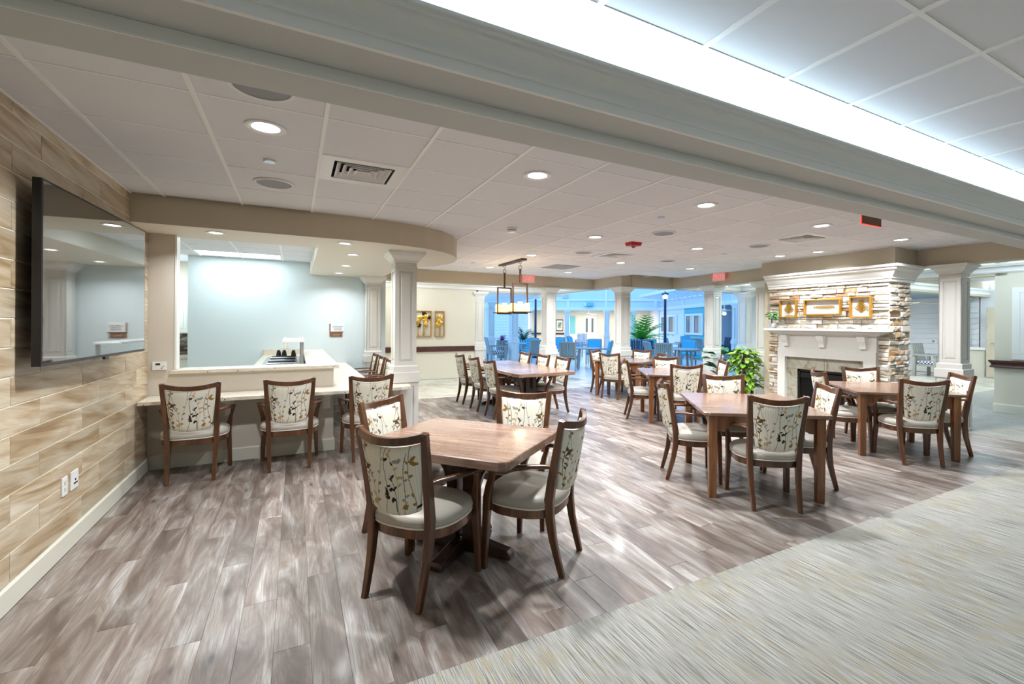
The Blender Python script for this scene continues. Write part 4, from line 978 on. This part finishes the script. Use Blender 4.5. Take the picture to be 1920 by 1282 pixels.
text_mesh('lettering', 'EXIT', .165, basis((0,.0025,-.005), (-1,0,0), (0,0,1)), M['exit_red'], es)
# ------------------------------------------------------------------ candle chandelier over the long table
ch = thing('chandelier', 'bronze chandelier with two candle frames over the long table', 'chandelier', (3.56, 7.8, ZC))
MB().box(-.055, -.52, -.028, .055, .52, 0).build('canopy', M['bronze'], ch, bevel=.004)
for i in range(4): MB().lathe([(.009,-.028),(.009,-.034),(0,-.036)], 10, (0, -.27+i*.18, 0)).build('knob', M['black'], ch)
for yy, ztop in ((.34, 2.205), (-.36, 2.235)):
    zt = ztop-ZC; zb = 1.685-ZC
    MB().tube([(.02*math.cos(2*PI*k/16), yy, -.055+.024*math.sin(2*PI*k/16)) for k in range(16)], .004, 6, closed=True).build('link', M['bronze'], ch)
    MB().tube([(0,yy,-.08),(0,yy,-.115)], .004, 6).build('link', M['bronze'], ch)
    MB().bar([(-.028,yy,-.115),(.028,yy,-.115)], .008,.008,(0,1,0)).bar([(-.028,yy,-.175),(.028,yy,-.175)], .008,.008,(0,1,0)).bar([(-.028,yy,-.115),(-.028,yy,-.175)], .008,.008,(0,1,0)).bar([(.028,yy,-.115),(.028,yy,-.175)], .008,.008,(0,1,0)).build('shackle', M['bronze'], ch)
    MB().box(-.014, yy-.014, zt, .014, yy+.014, -.175).build('stem', M['bronze'], ch)
    w = .150
    MB().box(-w, yy-.012, zt-.022, w, yy+.012, zt).box(-w, yy-.012, zb, -w+.022, yy+.012, zt-.022).box(w-.022, yy-.012, zb, w, yy+.012, zt-.022).box(-w+.022, yy-.012, zb, w-.022, yy+.012, zb+.022).build('frame', M['bronze'], ch)
    MB().box(-.165, yy-.165, zb+.022, .165, yy+.165, zb+.040).build('tray', M['bronze'], ch)
    for k, (cx, cy, h) in enumerate(((-.095,-.095,.13),(.095,-.095,.15),(-.095,.095,.15),(.095,.095,.13),(0,-.005,.17))):
        cd = MB().lathe([(.044,0),(.044,h),(.036,h),(.034,h-.02),(0,h-.022)], 14, (cx, yy+cy, zb+.040)).build('candle', M['candle'], ch, smooth=True)
    l = bpy.data.lights.new('candle_glow', 'POINT'); l.energy = 5; l.color = WARM; l.shadow_soft_size = .10; lo = bpy.data.objects.new('candle_glow', l); C.objects.link(lo); lo.location = (3.56, 7.8+yy, 1.95)
# ------------------------------------------------------------------ flower reliefs on the picture wall
def flowers(x0, x1, z0, z1, label, seed):
    cx, cz = (x0+x1)/2, (z0+z1)/2; t = thing('flower_relief', label, 'wall art', (cx, 12.268, cz), 0, 'gold framed flower reliefs'); w, h, f = (x1-x0)/2, (z1-z0)/2, .016
    MB().box(-w,-.05,-h,-w+f,0,h).box(w-f,-.05,-h,w,0,h).box(-w+f,-.05,h-f,w-f,0,h).box(-w+f,-.05,-h,w-f,0,-h+f).build('frame', M['gold_frame'], t)
    r = random.Random(seed); me = None
    n = max(5, int((x1-x0)*38))
    for i in range(n):
        fx_, fz_ = r.uniform(-w+.05, w-.05), r.uniform(-h*.15, h*.82); mt = M['black_leaf'] if fz_ > h*.62 or r.random() < .12 else M['gold']
        fm = MB()
        for k in range(5):
            a = 2*PI*k/5+r.random()*.5; lm = leaf_mb(.062, .058, .35, -.25, 3); R = basis((fx_, -.034-r.random()*.02, fz_), (-math.sin(a),0,math.cos(a)), (math.cos(a),0,math.sin(a)))
            fm.add([R @ Vector(v) for v in lm.v], lm.f)
        fm.build('flower', mt, t, smooth=True)
        MB().cyl((fx_*.75, -.02, -h+.01), (fx_, -.028, fz_), .003, n=5).build('stalk', M['gold'], t)
flowers(2.55, 3.225, 1.155, 1.84, 'wide gold flower relief on the cream wall, partly behind a column', 4)
flowers(3.32, 3.58, 1.15, 1.84, 'narrow gold flower relief on the cream wall', 9)
# ------------------------------------------------------------------ plants by the fireplace
bp_ = thing('potted_pothos', 'bushy variegated pothos plant on the floor left of the fireplace', 'plant', (7.70, 6.02, 0))
MB().lathe([(.13,0),(.16,.03),(.19,.30),(.20,.32),(.185,.32),(.175,.28),(0,.28)], 24).build('pot', M['bronze'], bp_, smooth=True)
MB().tube([(0,0,.28),(.02,.0,.5),(-.01,.01,.75),(0,0,.95)], [.035,.035,.03,.015]).build('stem', M['bark'], bp_)
def pos_bush(r):
    z = r.uniform(.30, 1.06); t_ = (z-.30)/.76; rad = .34*math.sqrt(max(.02, 1-((t_-.35)/.68)**2)) if t_ > .35 else .33
    a = r.uniform(0, 2*PI); q = r.uniform(.25, .85); d = (math.cos(a), math.sin(a), r.uniform(-.9, .5))
    return (d[0]*rad*q, d[1]*rad*q, z), d
leafy(bp_, M['leaf_pothos'], 298, pos_bush, .138, 21)
dp = thing('dark_houseplant', 'dark green broad leaved plant behind the pothos', 'plant', (7.95, 6.78, 0))
MB().lathe([(.12,0),(.15,.30),(.13,.30),(.12,.27),(0,.27)], 20).build('pot', M['bronze'], dp, smooth=True)
def pos_dark(r):
    a = r.uniform(0, 2*PI); el = r.uniform(.2, 1.2); d = (math.cos(a)*math.cos(el), math.sin(a)*math.cos(el), math.sin(el)*.5)
    return (d[0]*.22, d[1]*.22, .45+r.uniform(0, .55)), d
leafy(dp, M['leaf_dark'], 40, pos_dark, .20, 6)
MB().tube([(0,0,.27),(0,.02,.6),(.02,0,.95)], [.02,.016,.008]).build('stem', M['bark'], dp)
# ------------------------------------------------------------------ courtyard beyond the columns
struct('floor_courtyard', MB().prism([(6.95,8.97),(11.15,8.97),(11.15,8.62),(19.4,8.62),(45,8.62),(45,48),(4.5,48),(4.5,12.5),(6.95,12.5)], -.06, -.004), M['paver'])
def frame(p0, p1):
    a, b = Vector((*p0, 0)), Vector((*p1, 0)); x = (b-a).normalized(); z = Vector((0,0,1)); y = z.cross(x); L = (b-a).length
    return Matrix(((x.x,y.x,0,a.x),(x.y,y.y,0,a.y),(0,0,1,0),(0,0,0,1))), L
def lb(m, F, x0, y0, z0, x1, y1, z1): return m.xbox(F @ Matrix.Translation(((x0+x1)/2,(y0+y1)/2,(z0+z1)/2)), abs(x1-x0)/2, abs(y1-y0)/2, abs(z1-z0)/2)
def siding(F, x0, x1, z0, z1, y=0, pitch=.165, t=.022):
    m = MB(); z = z0
    while z < z1-.02:
        e = min(z+pitch, z1)
        vs = [F @ Vector(p) for p in ((x0,y,z),(x1,y,z),(x1,y,e),(x0,y,e),(x0,y-t,z),(x1,y-t,z),(x1,y-.006,e),(x0,y-.006,e))]
        m.add(vs, [(0,1,2,3),(4,5,6,7),(0,1,5,4),(1,2,6,5),(2,3,7,6),(3,0,4,7)]); z += pitch
    return m
def add_siding(root, F, x0, x1, z0, z1, y=0, mat=None):
    o = siding(F, x0, x1, z0, z1, y).build('siding_boards', mat or M['siding'], root); o['kind'] = 'stuff'; return o
def cwindow(n, F, x0, x1, z0, z1, y, dark=True):
    m = MB(); t = .10
    for a,b,c,d in ((x0,x1,z0,z0+t),(x0,x1,z1-t,z1),(x0,x0+t,z0+t,z1-t),(x1-t,x1,z0+t,z1-t),((x0+x1)/2-.06,(x0+x1)/2+.06,z0+t,z1-t)): lb(m, F, a, y-.06, c, b, y, d)
    w = struct('window_%d' % n, m, M['trim'])
    for a, b in ((x0+t, (x0+x1)/2-.06), ((x0+x1)/2+.06, x1-t)):
        lb(MB(), F, a, y-.03, z0+t, b, y-.024, z1-t).build('pane', M['win'], w); lb(MB(), F, a+(b-a)*.55, y-.034, z0+t, b, y-.031, z1-t).build('curtain', M['wall_cream'], w)
    return w
# far side
pA0, pA1 = at(870, 25.0), at(990, 28.0); pB1 = at(1238, 27.5)
F, L = frame(pA0, pA1)
wa = struct('wall_courtyard_left', lb(MB(), F, 0, 0, 0, L, .2, 6.5), M['siding']); add_siding(wa, F, 0, L, 0, 2.36)
lb(lb(MB(), F, 0, -.08, 2.36, L, 0, 2.54), F, 0, -.06, 2.92, L, 0, 3.02).build('trim_band', M['trim'], wa)
F, L = frame(pA1, pB1); FB, LB = F, L
m = lb(MB(), F, 0, 0, 2.36, L, .25, 6.5); lb(m, F, 0, 3.2, 0, L, 3.4, 2.5); lb(m, F, 0, 0, 2.44, L, 3.4, 2.5); lb(m, F, L-.05, .2, 0, L+.2, 3.4, 2.44); lb(m, F, -.3, .2, 0, -.05, 3.4, 2.44)
wb = struct('wall_courtyard_far', m, M['sky_blue'])
lb(lb(MB(), F, 0, -.08, 2.36, L, 0, 2.54), F, 0, -.06, 2.92, L, 0, 3.02).build('trim_band', M['trim'], wb)
fpx = lambda px: L*(px-990)/(1238-990)
m = MB()
for px in (1066, 1137, 1229): lb(m, F, fpx(px)-.07, -.05, 2.54, fpx(px)+.07, 0, 2.92)
for px in (1137, 1231): lb(m, F, fpx(px)-.08, -.05, 3.02, fpx(px)+.08, 0, 6.5)
m.build('trim_board', M['trim'], wb)
lb(MB(), F, 0, 3.19, .02, L, 3.2, 2.44).build('porch_wall', M['wall_cream'], wb)
lb(MB(), F, fpx(1068), 3.12, 0.25, fpx(1132), 3.19, .86).build('wainscot', M['trim'], wb)
lb(MB(), F, fpx(985), 3.13, .82, fpx(1062), 3.19, .92).build('wall_rail', M['rail_brown'], wb)
cwindow(2, F, fpx(1100), fpx(1126), .88, 2.02, 3.19)
d1 = struct('door_1', lb(MB(), F, fpx(1070), 3.14, .02, fpx(1081), 3.19, 2.05), M['teal_wall']); lb(MB(), F, fpx(1068.5), 3.12, .02, fpx(1070), 3.19, 2.1).build('frame', M['trim'], d1)
fp2 = thing('framed_print', 'colourful framed print on the far porch wall', 'picture', tuple(F @ Vector((fpx(1048), 3.16, 1.42))))
o = lb(MB(), F, fpx(1041), 3.14, 1.05, fpx(1055.5), 3.19, 1.83).build('frame', M['rail_brown'], fp2, world=True); lb(MB(), F, fpx(1042.2), 3.13, 1.12, fpx(1054.3), 3.141, 1.76).build('mount', M['white'], fp2, world=True); lb(MB(), F, fpx(1044.2), 3.12, 1.24, fpx(1052.3), 3.131, 1.64).build('print', M['art'], fp2, world=True)
hb = thing('wall_heater', 'blue grey box on the far courtyard wall above the porch', 'heater', tuple(F @ Vector((fpx(1106), -.12, 2.70))))
lb(MB(), F, fpx(1099.5), -.30, 2.60, fpx(1113), -.04, 2.80).build('housing', M['teal_wall'], hb, world=True, bevel=.03); lb(MB(), F, fpx(1097), -.28, 2.62, fpx(1099.5), -.06, 2.78).build('end_cap', M['white'], hb, world=True)
lv = struct('trim_9', lb(lb(lb(MB(), F, fpx(1056), -.05, 3.06, fpx(1066), 0, 3.36), F, fpx(1056), -.09, 3.12, fpx(1066), -.05, 3.18), F, fpx(1056), -.09, 3.24, fpx(1066), -.05, 3.30), M['wall_cream'])
for px, lb_ in ((1064,'left of three'),(1139,'middle of three'),(1188,'right of three')):
    q = F @ Vector((fpx(px), .13, 0)); c = column(q.x, q.y, 'far porch column across the courtyard, %s' % lb_); c.rotation_euler = (0,0,-TH)
# right side
pR = at(1388, 18.3); F, L = frame(pB1, pR); rpx = {}
def sx_(px):     # distance along the right-hand front for a photo column
    a, b = Vector(pB1), Vector(pR); o = (b-a).normalized(); d = RGT*((px-1010)/862)+FWD; # solve a+o*s = d*t
    A = np.array([[o.x,-d.x],[o.y,-d.y]]); return float(np.linalg.solve(A, -np.array([a.x,a.y]))[0])
def sxy(px, y):
    a = F @ Vector((0,y,0)); b = F @ Vector((1,y,0)); o = (b-a); d = RGT*((px-1010)/862)+FWD
    return float(np.linalg.solve(np.array([[o.x,-d.x],[o.y,-d.y]]), -np.array([a.x,a.y]))[0])
x1 = sx_(1330); m = lb(MB(), F, 0, 0, 2.36, L, .25, 6.5); lb(m, F, 0, 0, 0, x1, .25, 2.36); lb(m, F, x1, 2.2, 0, L, 2.4, 2.44); lb(m, F, x1, .25, 2.42, L+1, 2.4, 2.5); lb(m, F, x1-.2, .25, 0, x1, 2.2, 2.44); lb(m, F, L, .0, 0, L+.2, 2.4, 2.44)
wr = struct('wall_courtyard_right', m, M['sky_blue'])
add_siding(wr, F, 0, sx_(1283), 0, 2.36); add_siding(wr, F, sx_(1283), x1, 0, 2.36, 0, M['teal_wall']); add_siding(wr, F, x1, L, 0, 2.42, 2.2, M['teal_wall'])
lb(lb(MB(), F, 0, -.08, 2.36, L, 0, 2.54), F, 0, -.06, 2.88, L, 0, 2.98).build('trim_band', M['trim'], wr)
m = MB()
for px in (1282, 1330, 1375): lb(m, F, sx_(px)-.06, -.05, 2.54, sx_(px)+.06, 0, 2.88)
m.build('trim_board', M['trim'], wr)
cwindow(3, F, sx_(1241), sx_(1270.5), 1.02, 2.06, -.02); cwindow(4, F, sx_(1287), sx_(1320), 1.02, 2.06, -.02)
can = thing('slatted_canopy', 'white edged canopy of grey slats on the right courtyard wall', 'canopy', tuple(F @ Vector((L*.5, -.5, 3.0))))
s0, s1 = sx_(1243), sx_(1392)
lb(MB(), F, s0, -1.45, 3.10, s1, -1.37, 3.24).build('edge_board', M['trim'], can, world=True)
n = 15
for i in range(n):
    s = s0+(s1-s0)*(i+.5)/n; mb = MB(); mb.xbox(F @ Matrix.Translation((s, -.70, 3.03)) @ Matrix.Rotation(-.10, 4, 'X') @ Matrix.Rotation(.25, 4, 'Z'), (s1-s0)/n*.20, .70, .03); mb.build('slat', M['sky_blue'], can, world=True)
q = F @ Vector((L-.1, -.1, 0)); c = column(q.x, q.y, 'pale column at the right end of the courtyard porch'); c.rotation_euler = (0,0,-TH)
# porch on the left with two columns
struct('beam_porch', MB().box(7.10, 12.5, ZB, 7.55, 20, 2.75).box(4.4, 12.5, ZB+.02, 7.10, 20, ZB+.1), M['trim'])
column(7.40, 18.4, 'white porch column in the courtyard, left of the candle chandelier')
column(7.62, 16.5, 'white porch column in the courtyard straight under the chandelier')
# ------------------------------------------------------------------ patio furniture
pc0 = thing('patio_chair', 'tmp', 'chair')
for s in (-1, 1):
    MB().bar([(s*.27,.24,0),(s*.27,.25,.36),(s*.27,.26,.62)], .045, .045, (1,0,0), .2).build('leg', M['slat_grey'], pc0)
    MB().bar([(s*.25,-.30,0),(s*.25,-.22,.40),(s*.25,-.28,.70),(s*.25,-.34,.92)], .045, .045, (1,0,0), .2).build('leg', M['slat_grey'], pc0)
    MB().bar([(s*.27,-.27,.63),(s*.285,.0,.65),(s*.285,.28,.635)], .055, .025, (1,0,0), .2).build('arm', M['slat_grey'], pc0)
MB().box(-.26,-.24,.36,.26,.26,.40).build('seat_frame', M['slat_grey'], pc0)
m = MB().bar([(-.26,-.335,.92),(0,-.355,.93),(.26,-.335,.92)], .03, .05, (0,1,0)).bar([(-.26,-.235,.44),(.26,-.235,.44)], .03, .04, (0,1,0))
for i in range(9): m.bar([(-.22+i*.055,-.238,.44),(-.22+i*.055,-.29,.70),(-.22+i*.055,-.343,.92)], .036, .012, (1,0,0))
m.build('backrest', M['slat_grey'], pc0)
MB().box(-.245,-.21,.40,.245,.26,.49).build('seat_cushion', M['teal'], pc0, bevel=.03)
MB().xbox(Matrix.Translation((0,-.235,.70)) @ Matrix.Rotation(.20, 4, 'X'), .235, .045, .22).build('back_cushion', M['teal'], pc0, bevel=.03)
fc = [True]
def patio(px, d, face, label):     # face: degrees relative to looking straight away from the house
    x, y = at(px, d); rz = -TH - math.atan2(px-1010, 862) + math.radians(face)
    if fc[0]: fc[0] = False; pc0.location = (x,y,0); pc0.rotation_euler = (0,0,rz); pc0['label'] = label; pc0['group'] = 'patio chairs in the courtyard'; return pc0
    return dup(pc0, (x,y,0), rz, label, 'patio chairs in the courtyard')
patio(1067, 14.9, -8, 'grey slat backed patio chair turned away, nearest the long dining table')
patio(1114, 17.4, 175, 'patio chair with teal back facing the house at the left patio table')
patio(1130, 16.0, 95, 'patio chair side-on at the right of the left patio table')
patio(1044, 19.5, 160, 'patio chair with teal cushion behind the dining column, facing the house')
patio(1079, 21.5, -110, 'patio chair with teal cushion turned right beyond the left patio table')
patio(1246, 14.4, -5, 'grey slat backed patio chair turned away between two white columns')
patio(1229, 15.6, -70, 'patio chair with teal cushion at the left of the right patio table')
patio(1316, 15.2, 80, 'patio chair in profile at the right of the right patio table')
patio(1291, 17.0, 178, 'patio chair with teal back facing the house behind the right patio table')
patio(1262, 20.8, -85, 'patio chair in profile at the left of the far patio table')
patio(1311, 19.8, -20, 'grey slat backed patio chair turned away at the far patio table')
patio(1286, 23.0, 178, 'patio chair with teal back facing the house behind the far patio table')
patio(992, 18.5, 150, 'patio chair with teal cushion left of the dark lamp post')
patio(1001, 16.8, 20, 'slat backed patio chair turned away at the foot of the dark lamp post')
pt0 = [None]
def ptable(px, d, label):
    x, y = at(px, d)
    if pt0[0]: dup(pt0[0], (x,y,0), .3, label, 'round patio tables'); return
    t = thing('patio_table', label, 'table', (x,y,0), .3, 'round patio tables'); pt0[0] = t
    MB().lathe([(.0,.66),(.50,.66),(.55,.675),(.55,.69),(.52,.70),(0,.70)], 32).build('top', M['slat_grey'], t, smooth=True)
    for k in range(4):
        a = k*PI/2; MB().bar([(.34*math.cos(a),.34*math.sin(a),0),(.27*math.cos(a),.27*math.sin(a),.66)], .07, .05, (-math.sin(a),math.cos(a),0), .2).build('leg', M['slat_grey'], t)
ptable(1097, 15.9, 'round patio table left of the inner corner column')
ptable(1281, 15.5, 'round patio table between two white dining columns')
ptable(1287, 21.3, 'round patio table farthest back on the right')
ptable(972, 19.5, 'round patio table partly behind the porch column')
def lamp_post(px, d, h, label):
    x, y = at(px, d); t = thing('lamp_post', label, 'lamp post', (x,y,0))
    MB().lathe([(.16,0),(.16,.10),(.12,.14),(.12,.42),(.14,.46),(.09,.52),(.075,.60),(.055,.66)], 16).build('base', M['navy'], t, smooth=True)
    MB().cyl((0,0,.64),(0,0,h-.28),.055,.045,12).build('pole', M['navy'], t, smooth=True)
    MB().frustum(-.05,-.05,.05,.05,h-.29,-.085,-.085,.085,.085,h-.08).build('lantern', M['glass'], t)
    MB().frustum(-.10,-.10,.10,.10,h-.08,-.02,-.02,.02,.02,h-.02).lathe([(.012,-.02),(.018,.0),(0,.03)], 8, (0,0,h)).build('cap', M['navy'], t)
    MB().lathe([(.03,h-.26),(.035,h-.16),(0,h-.12)], 10).build('bulb', M['lens'], t)
lamp_post(1004, 20.5, 2.90, 'dark blue lamp post seen beside the candle chandelier')
lamp_post(1247, 17.2, 2.75, 'dark blue lamp post with lantern between two white dining columns')
def palm(px, d, rad, ph, n, fl, label, barrel=M['slat_grey'], leafmat=M['leaf_palm'], seed=1, name='potted_palm'):
    x, y = at(px, d); t = thing(name, label, 'plant', (x,y,0)); r = random.Random(seed)
    m = MB(); k = 26
    for i in range(k):
        a = 2*PI*i/k; m.bar([(rad*.86*math.cos(a),rad*.86*math.sin(a),0),(rad*math.cos(a),rad*math.sin(a),ph*.5),(rad*.98*math.cos(a),rad*.98*math.sin(a),ph)], 2*PI*rad/k*.72, .02, (-math.sin(a),math.cos(a),0), .2)
    m.build('barrel_slats', barrel, t)
    MB().lathe([(0,0),(rad*.83,0),(rad*.95,ph*.5),(rad*.93,ph-.03),(0,ph-.04)], 24).build('liner', M['navy'], t)
    for i in range(n):
        a = r.uniform(0,2*PI); lean = r.uniform(.35,1.15); l = fl*r.uniform(.75,1.1); path = []
        for q in range(9):
            u = q/8; path.append(Vector((math.cos(a)*l*u*math.sin(lean)*(.6+.4*u), math.sin(a)*l*u*math.sin(lean)*(.6+.4*u), ph-.05+l*(u*math.cos(lean)*1.0 - .42*u*u*math.sin(lean)))))
        fm = MB()
        for q in range(1, 9):
            p = path[q]; dr = (path[q]-path[q-1]).normalized(); sd = dr.cross(Vector((0,0,1))).normalized(); w = l*.26*math.sin(PI*(.15+.8*q/9))
            for s in (-1, 1):
                tip = p+sd*(s*w)+dr*(w*.75)-Vector((0,0,w*.25)); b0 = p-dr*(l*.045); fm.add([b0, p+dr*(l*.02), tip], [(0,1,2)])
        fm.tube(path, [.014*(1-.9*q/8) for q in range(9)], 5)
        fm.build('frond', leafmat, t)
palm(1203, 18.8, .60, .92, 24, 1.35, 'large potted palm in a slatted barrel planter in the courtyard', M['teal_wall'], M['leaf_palm'], 3)
palm(981, 24.0, .50, .70, 16, 1.05, 'smaller potted palm beyond the porch columns', M['teal'], M['leaf_dark'], 5)
palm(942, 20.5, .26, .78, 14, .42, 'grey barrel planter with a purple plant between porch columns', M['slat_grey'], M['purple'], 8, 'barrel_planter')
# bench, porch armchair, woven chairs
def seat(name, px, d, face, w, label, body, cush, cat, back=.95):
    x, y = at(px, d); rz = -TH - math.atan2(px-1010, 862) + math.radians(face); t = thing(name, label, cat, (x,y,0), rz)
    for sx2 in (-1, 1):
        for sy in (-.28, .28): MB().box(sx2*w/2-.035, sy-.035, 0, sx2*w/2+.035, sy+.035, .62 if sy > 0 else .66).build('leg', body, t)
        MB().box(sx2*w/2-.06, -.34, .62, sx2*w/2+.06, .34, .655).build('arm', body, t)
    MB().box(-w/2+.03,-.28,.30,w/2-.03,.30,.36).build('seat_frame', body, t)
    n = max(5, int(w/.09)); m = MB()
    for i in range(n):
        xx = -w/2+.06+(w-.12)*(i+.5)/n; m.xbox(Matrix.Translation((xx,-.36,.66)) @ Matrix.Rotation(.2, 4, 'X'), (w-.12)/n*.40, .012, back-.62)
    m.build('backrest', body, t)
    MB().box(-w/2+.05,-.26,.36,w/2-.05,.28,.46).build('cushion', cush, t, bevel=.03)
seat('porch_armchair', 931, 18.0, -75, .62, 'grey slatted porch armchair in profile with a patterned cushion', M['slat_grey'], M['weave'], 'chair')
seat('garden_bench', 1204, 17.3, 178, .95, 'dark slatted bench in front of the large barrel planter', M['navy'], M['teal'], 'bench', .86)
seat('woven_chair', 1091, 25.5, 178, .66, 'blue and white woven chair on the far porch', M['weave'], M['weave'], 'chair')
seat('woven_chair', 1361, 19.4, 150, .70, 'dark woven chair in the shaded porch behind the plant', M['navy'], M['weave'], 'chair')
def fan(px, d, z, label):
    x, y = at(px, d); t = thing('ceiling_fan', label, 'ceiling fan', (x,y,z))
    MB().lathe([(.0,-.10),(.07,-.09),(.11,-.04),(.11,.03),(.06,.07),(.02,.08),(.02,.30),(0,.30)], 18).build('motor', M['white'], t, smooth=True)
    MB().lathe([(0,-.20),(.07,-.17),(.08,-.11),(0,-.10)], 14).build('light_bowl', M['lens'], t, smooth=True)
    for k in range(5):
        mb = MB(); mb.xbox(Matrix.Rotation(2*PI*k/5+.3, 4, 'Z') @ Matrix.Translation((.42,0,0)) @ Matrix.Rotation(.2, 4, 'X'), .32, .065, .006); mb.build('blade', M['wall_cream'], t)
for px, d in ((1030, 29.2), (1104, 29.4), (1180, 29.2)):
    x, y = at(px, d); lamp_panel('porch_fill', 'added fill light panel under the far porch ceiling, %s' % {1030:'left',1104:'middle',1180:'right'}[px], x-.4, y-.2, x+.4, y+.2, 2.42, 60, WARM)  # unseen panels added to lighten the far porch
fan(1104, 29.0, 2.14, 'white ceiling fan under the far porch'); fan(1358, 19.3, 2.12, 'ceiling fan in the shaded porch on the right')
# ------------------------------------------------------------------ lobby end seen right of the fireplace
ws = struct('wall_siding', MB().box(18.5, 6.1, 0, 18.7, 12, 3.2), M['siding'])
z, i = .28, 0
while z < 2.42:
    MB().add([(18.5,6.12,z),(18.5,9.4,z),(18.5,9.4,z+.158),(18.5,6.12,z+.158),(18.474,6.12,z),(18.474,9.4,z),(18.492,9.4,z+.158),(18.492,6.12,z+.158)], [(0,1,2,3),(4,5,6,7),(0,1,5,4),(1,2,6,5),(2,3,7,6),(3,0,4,7)]).build('siding_board', M['siding'], ws); z += .165
MB().box(18.47, 6.12, .0, 18.5, 9.4, .27).build('base_board', M['trim'], ws)
struct('ceiling_porch', MB().box(11.2, 6.1, 2.44, 18.6, 9.4, 2.5), M['blue_ceiling'])
struct('wall_half', MB().box(18.2, 5.90, 0, 18.35, 6.30, .80), M['wall_cream']); struct('trim_10', MB().box(18.15, 5.86, .80, 18.4, 6.34, .88), M['trim'])
column(18.25, 6.50, 'white column far off in the lobby, left of the open tan door')
d2 = struct('door_2', MB().box(18.10, 5.40, .01, 18.15, 5.83, 2.08), M['wall_tan']); 
o = MB().cyl((18.10,5.70,1.02),(18.03,5.70,1.02),.012,n=8).cyl((18.03,5.71,1.02),(18.03,5.58,1.02),.010,n=8).build('door_handle', M['chrome'], d2)
for z in (.25, 1.45, 1.95): MB().cyl((18.095,5.82,z),(18.095,5.82,z+.09),.012,n=8).build('hinge', M['chrome'], d2)
pl_ = plate('outlet_plate', 'outlet cover on the white siding right of the fireplace', (18.468, 7.25, 1.02), (0,-1,0), ZP, .20, .13, [('socket', -.03, -.03, .03, .03, .02, M['grille'])])
seat('porch_armchair', 1748, 13.9, -120, .66, 'brown grey porch armchair with patterned cushion against the white siding', M['slat_grey'], M['weave'], 'chair')
fan(1698, 14.0, 2.20, 'ceiling fan blade showing right of the stone fireplace')
lamp_panel('troffer', 'added fill light panel under the porch ceiling before the white siding', 14.5, 7.0, 15.5, 7.4, 2.42, 90, (.92,.96,1.0))  # extra lamp added so that the siding reads white
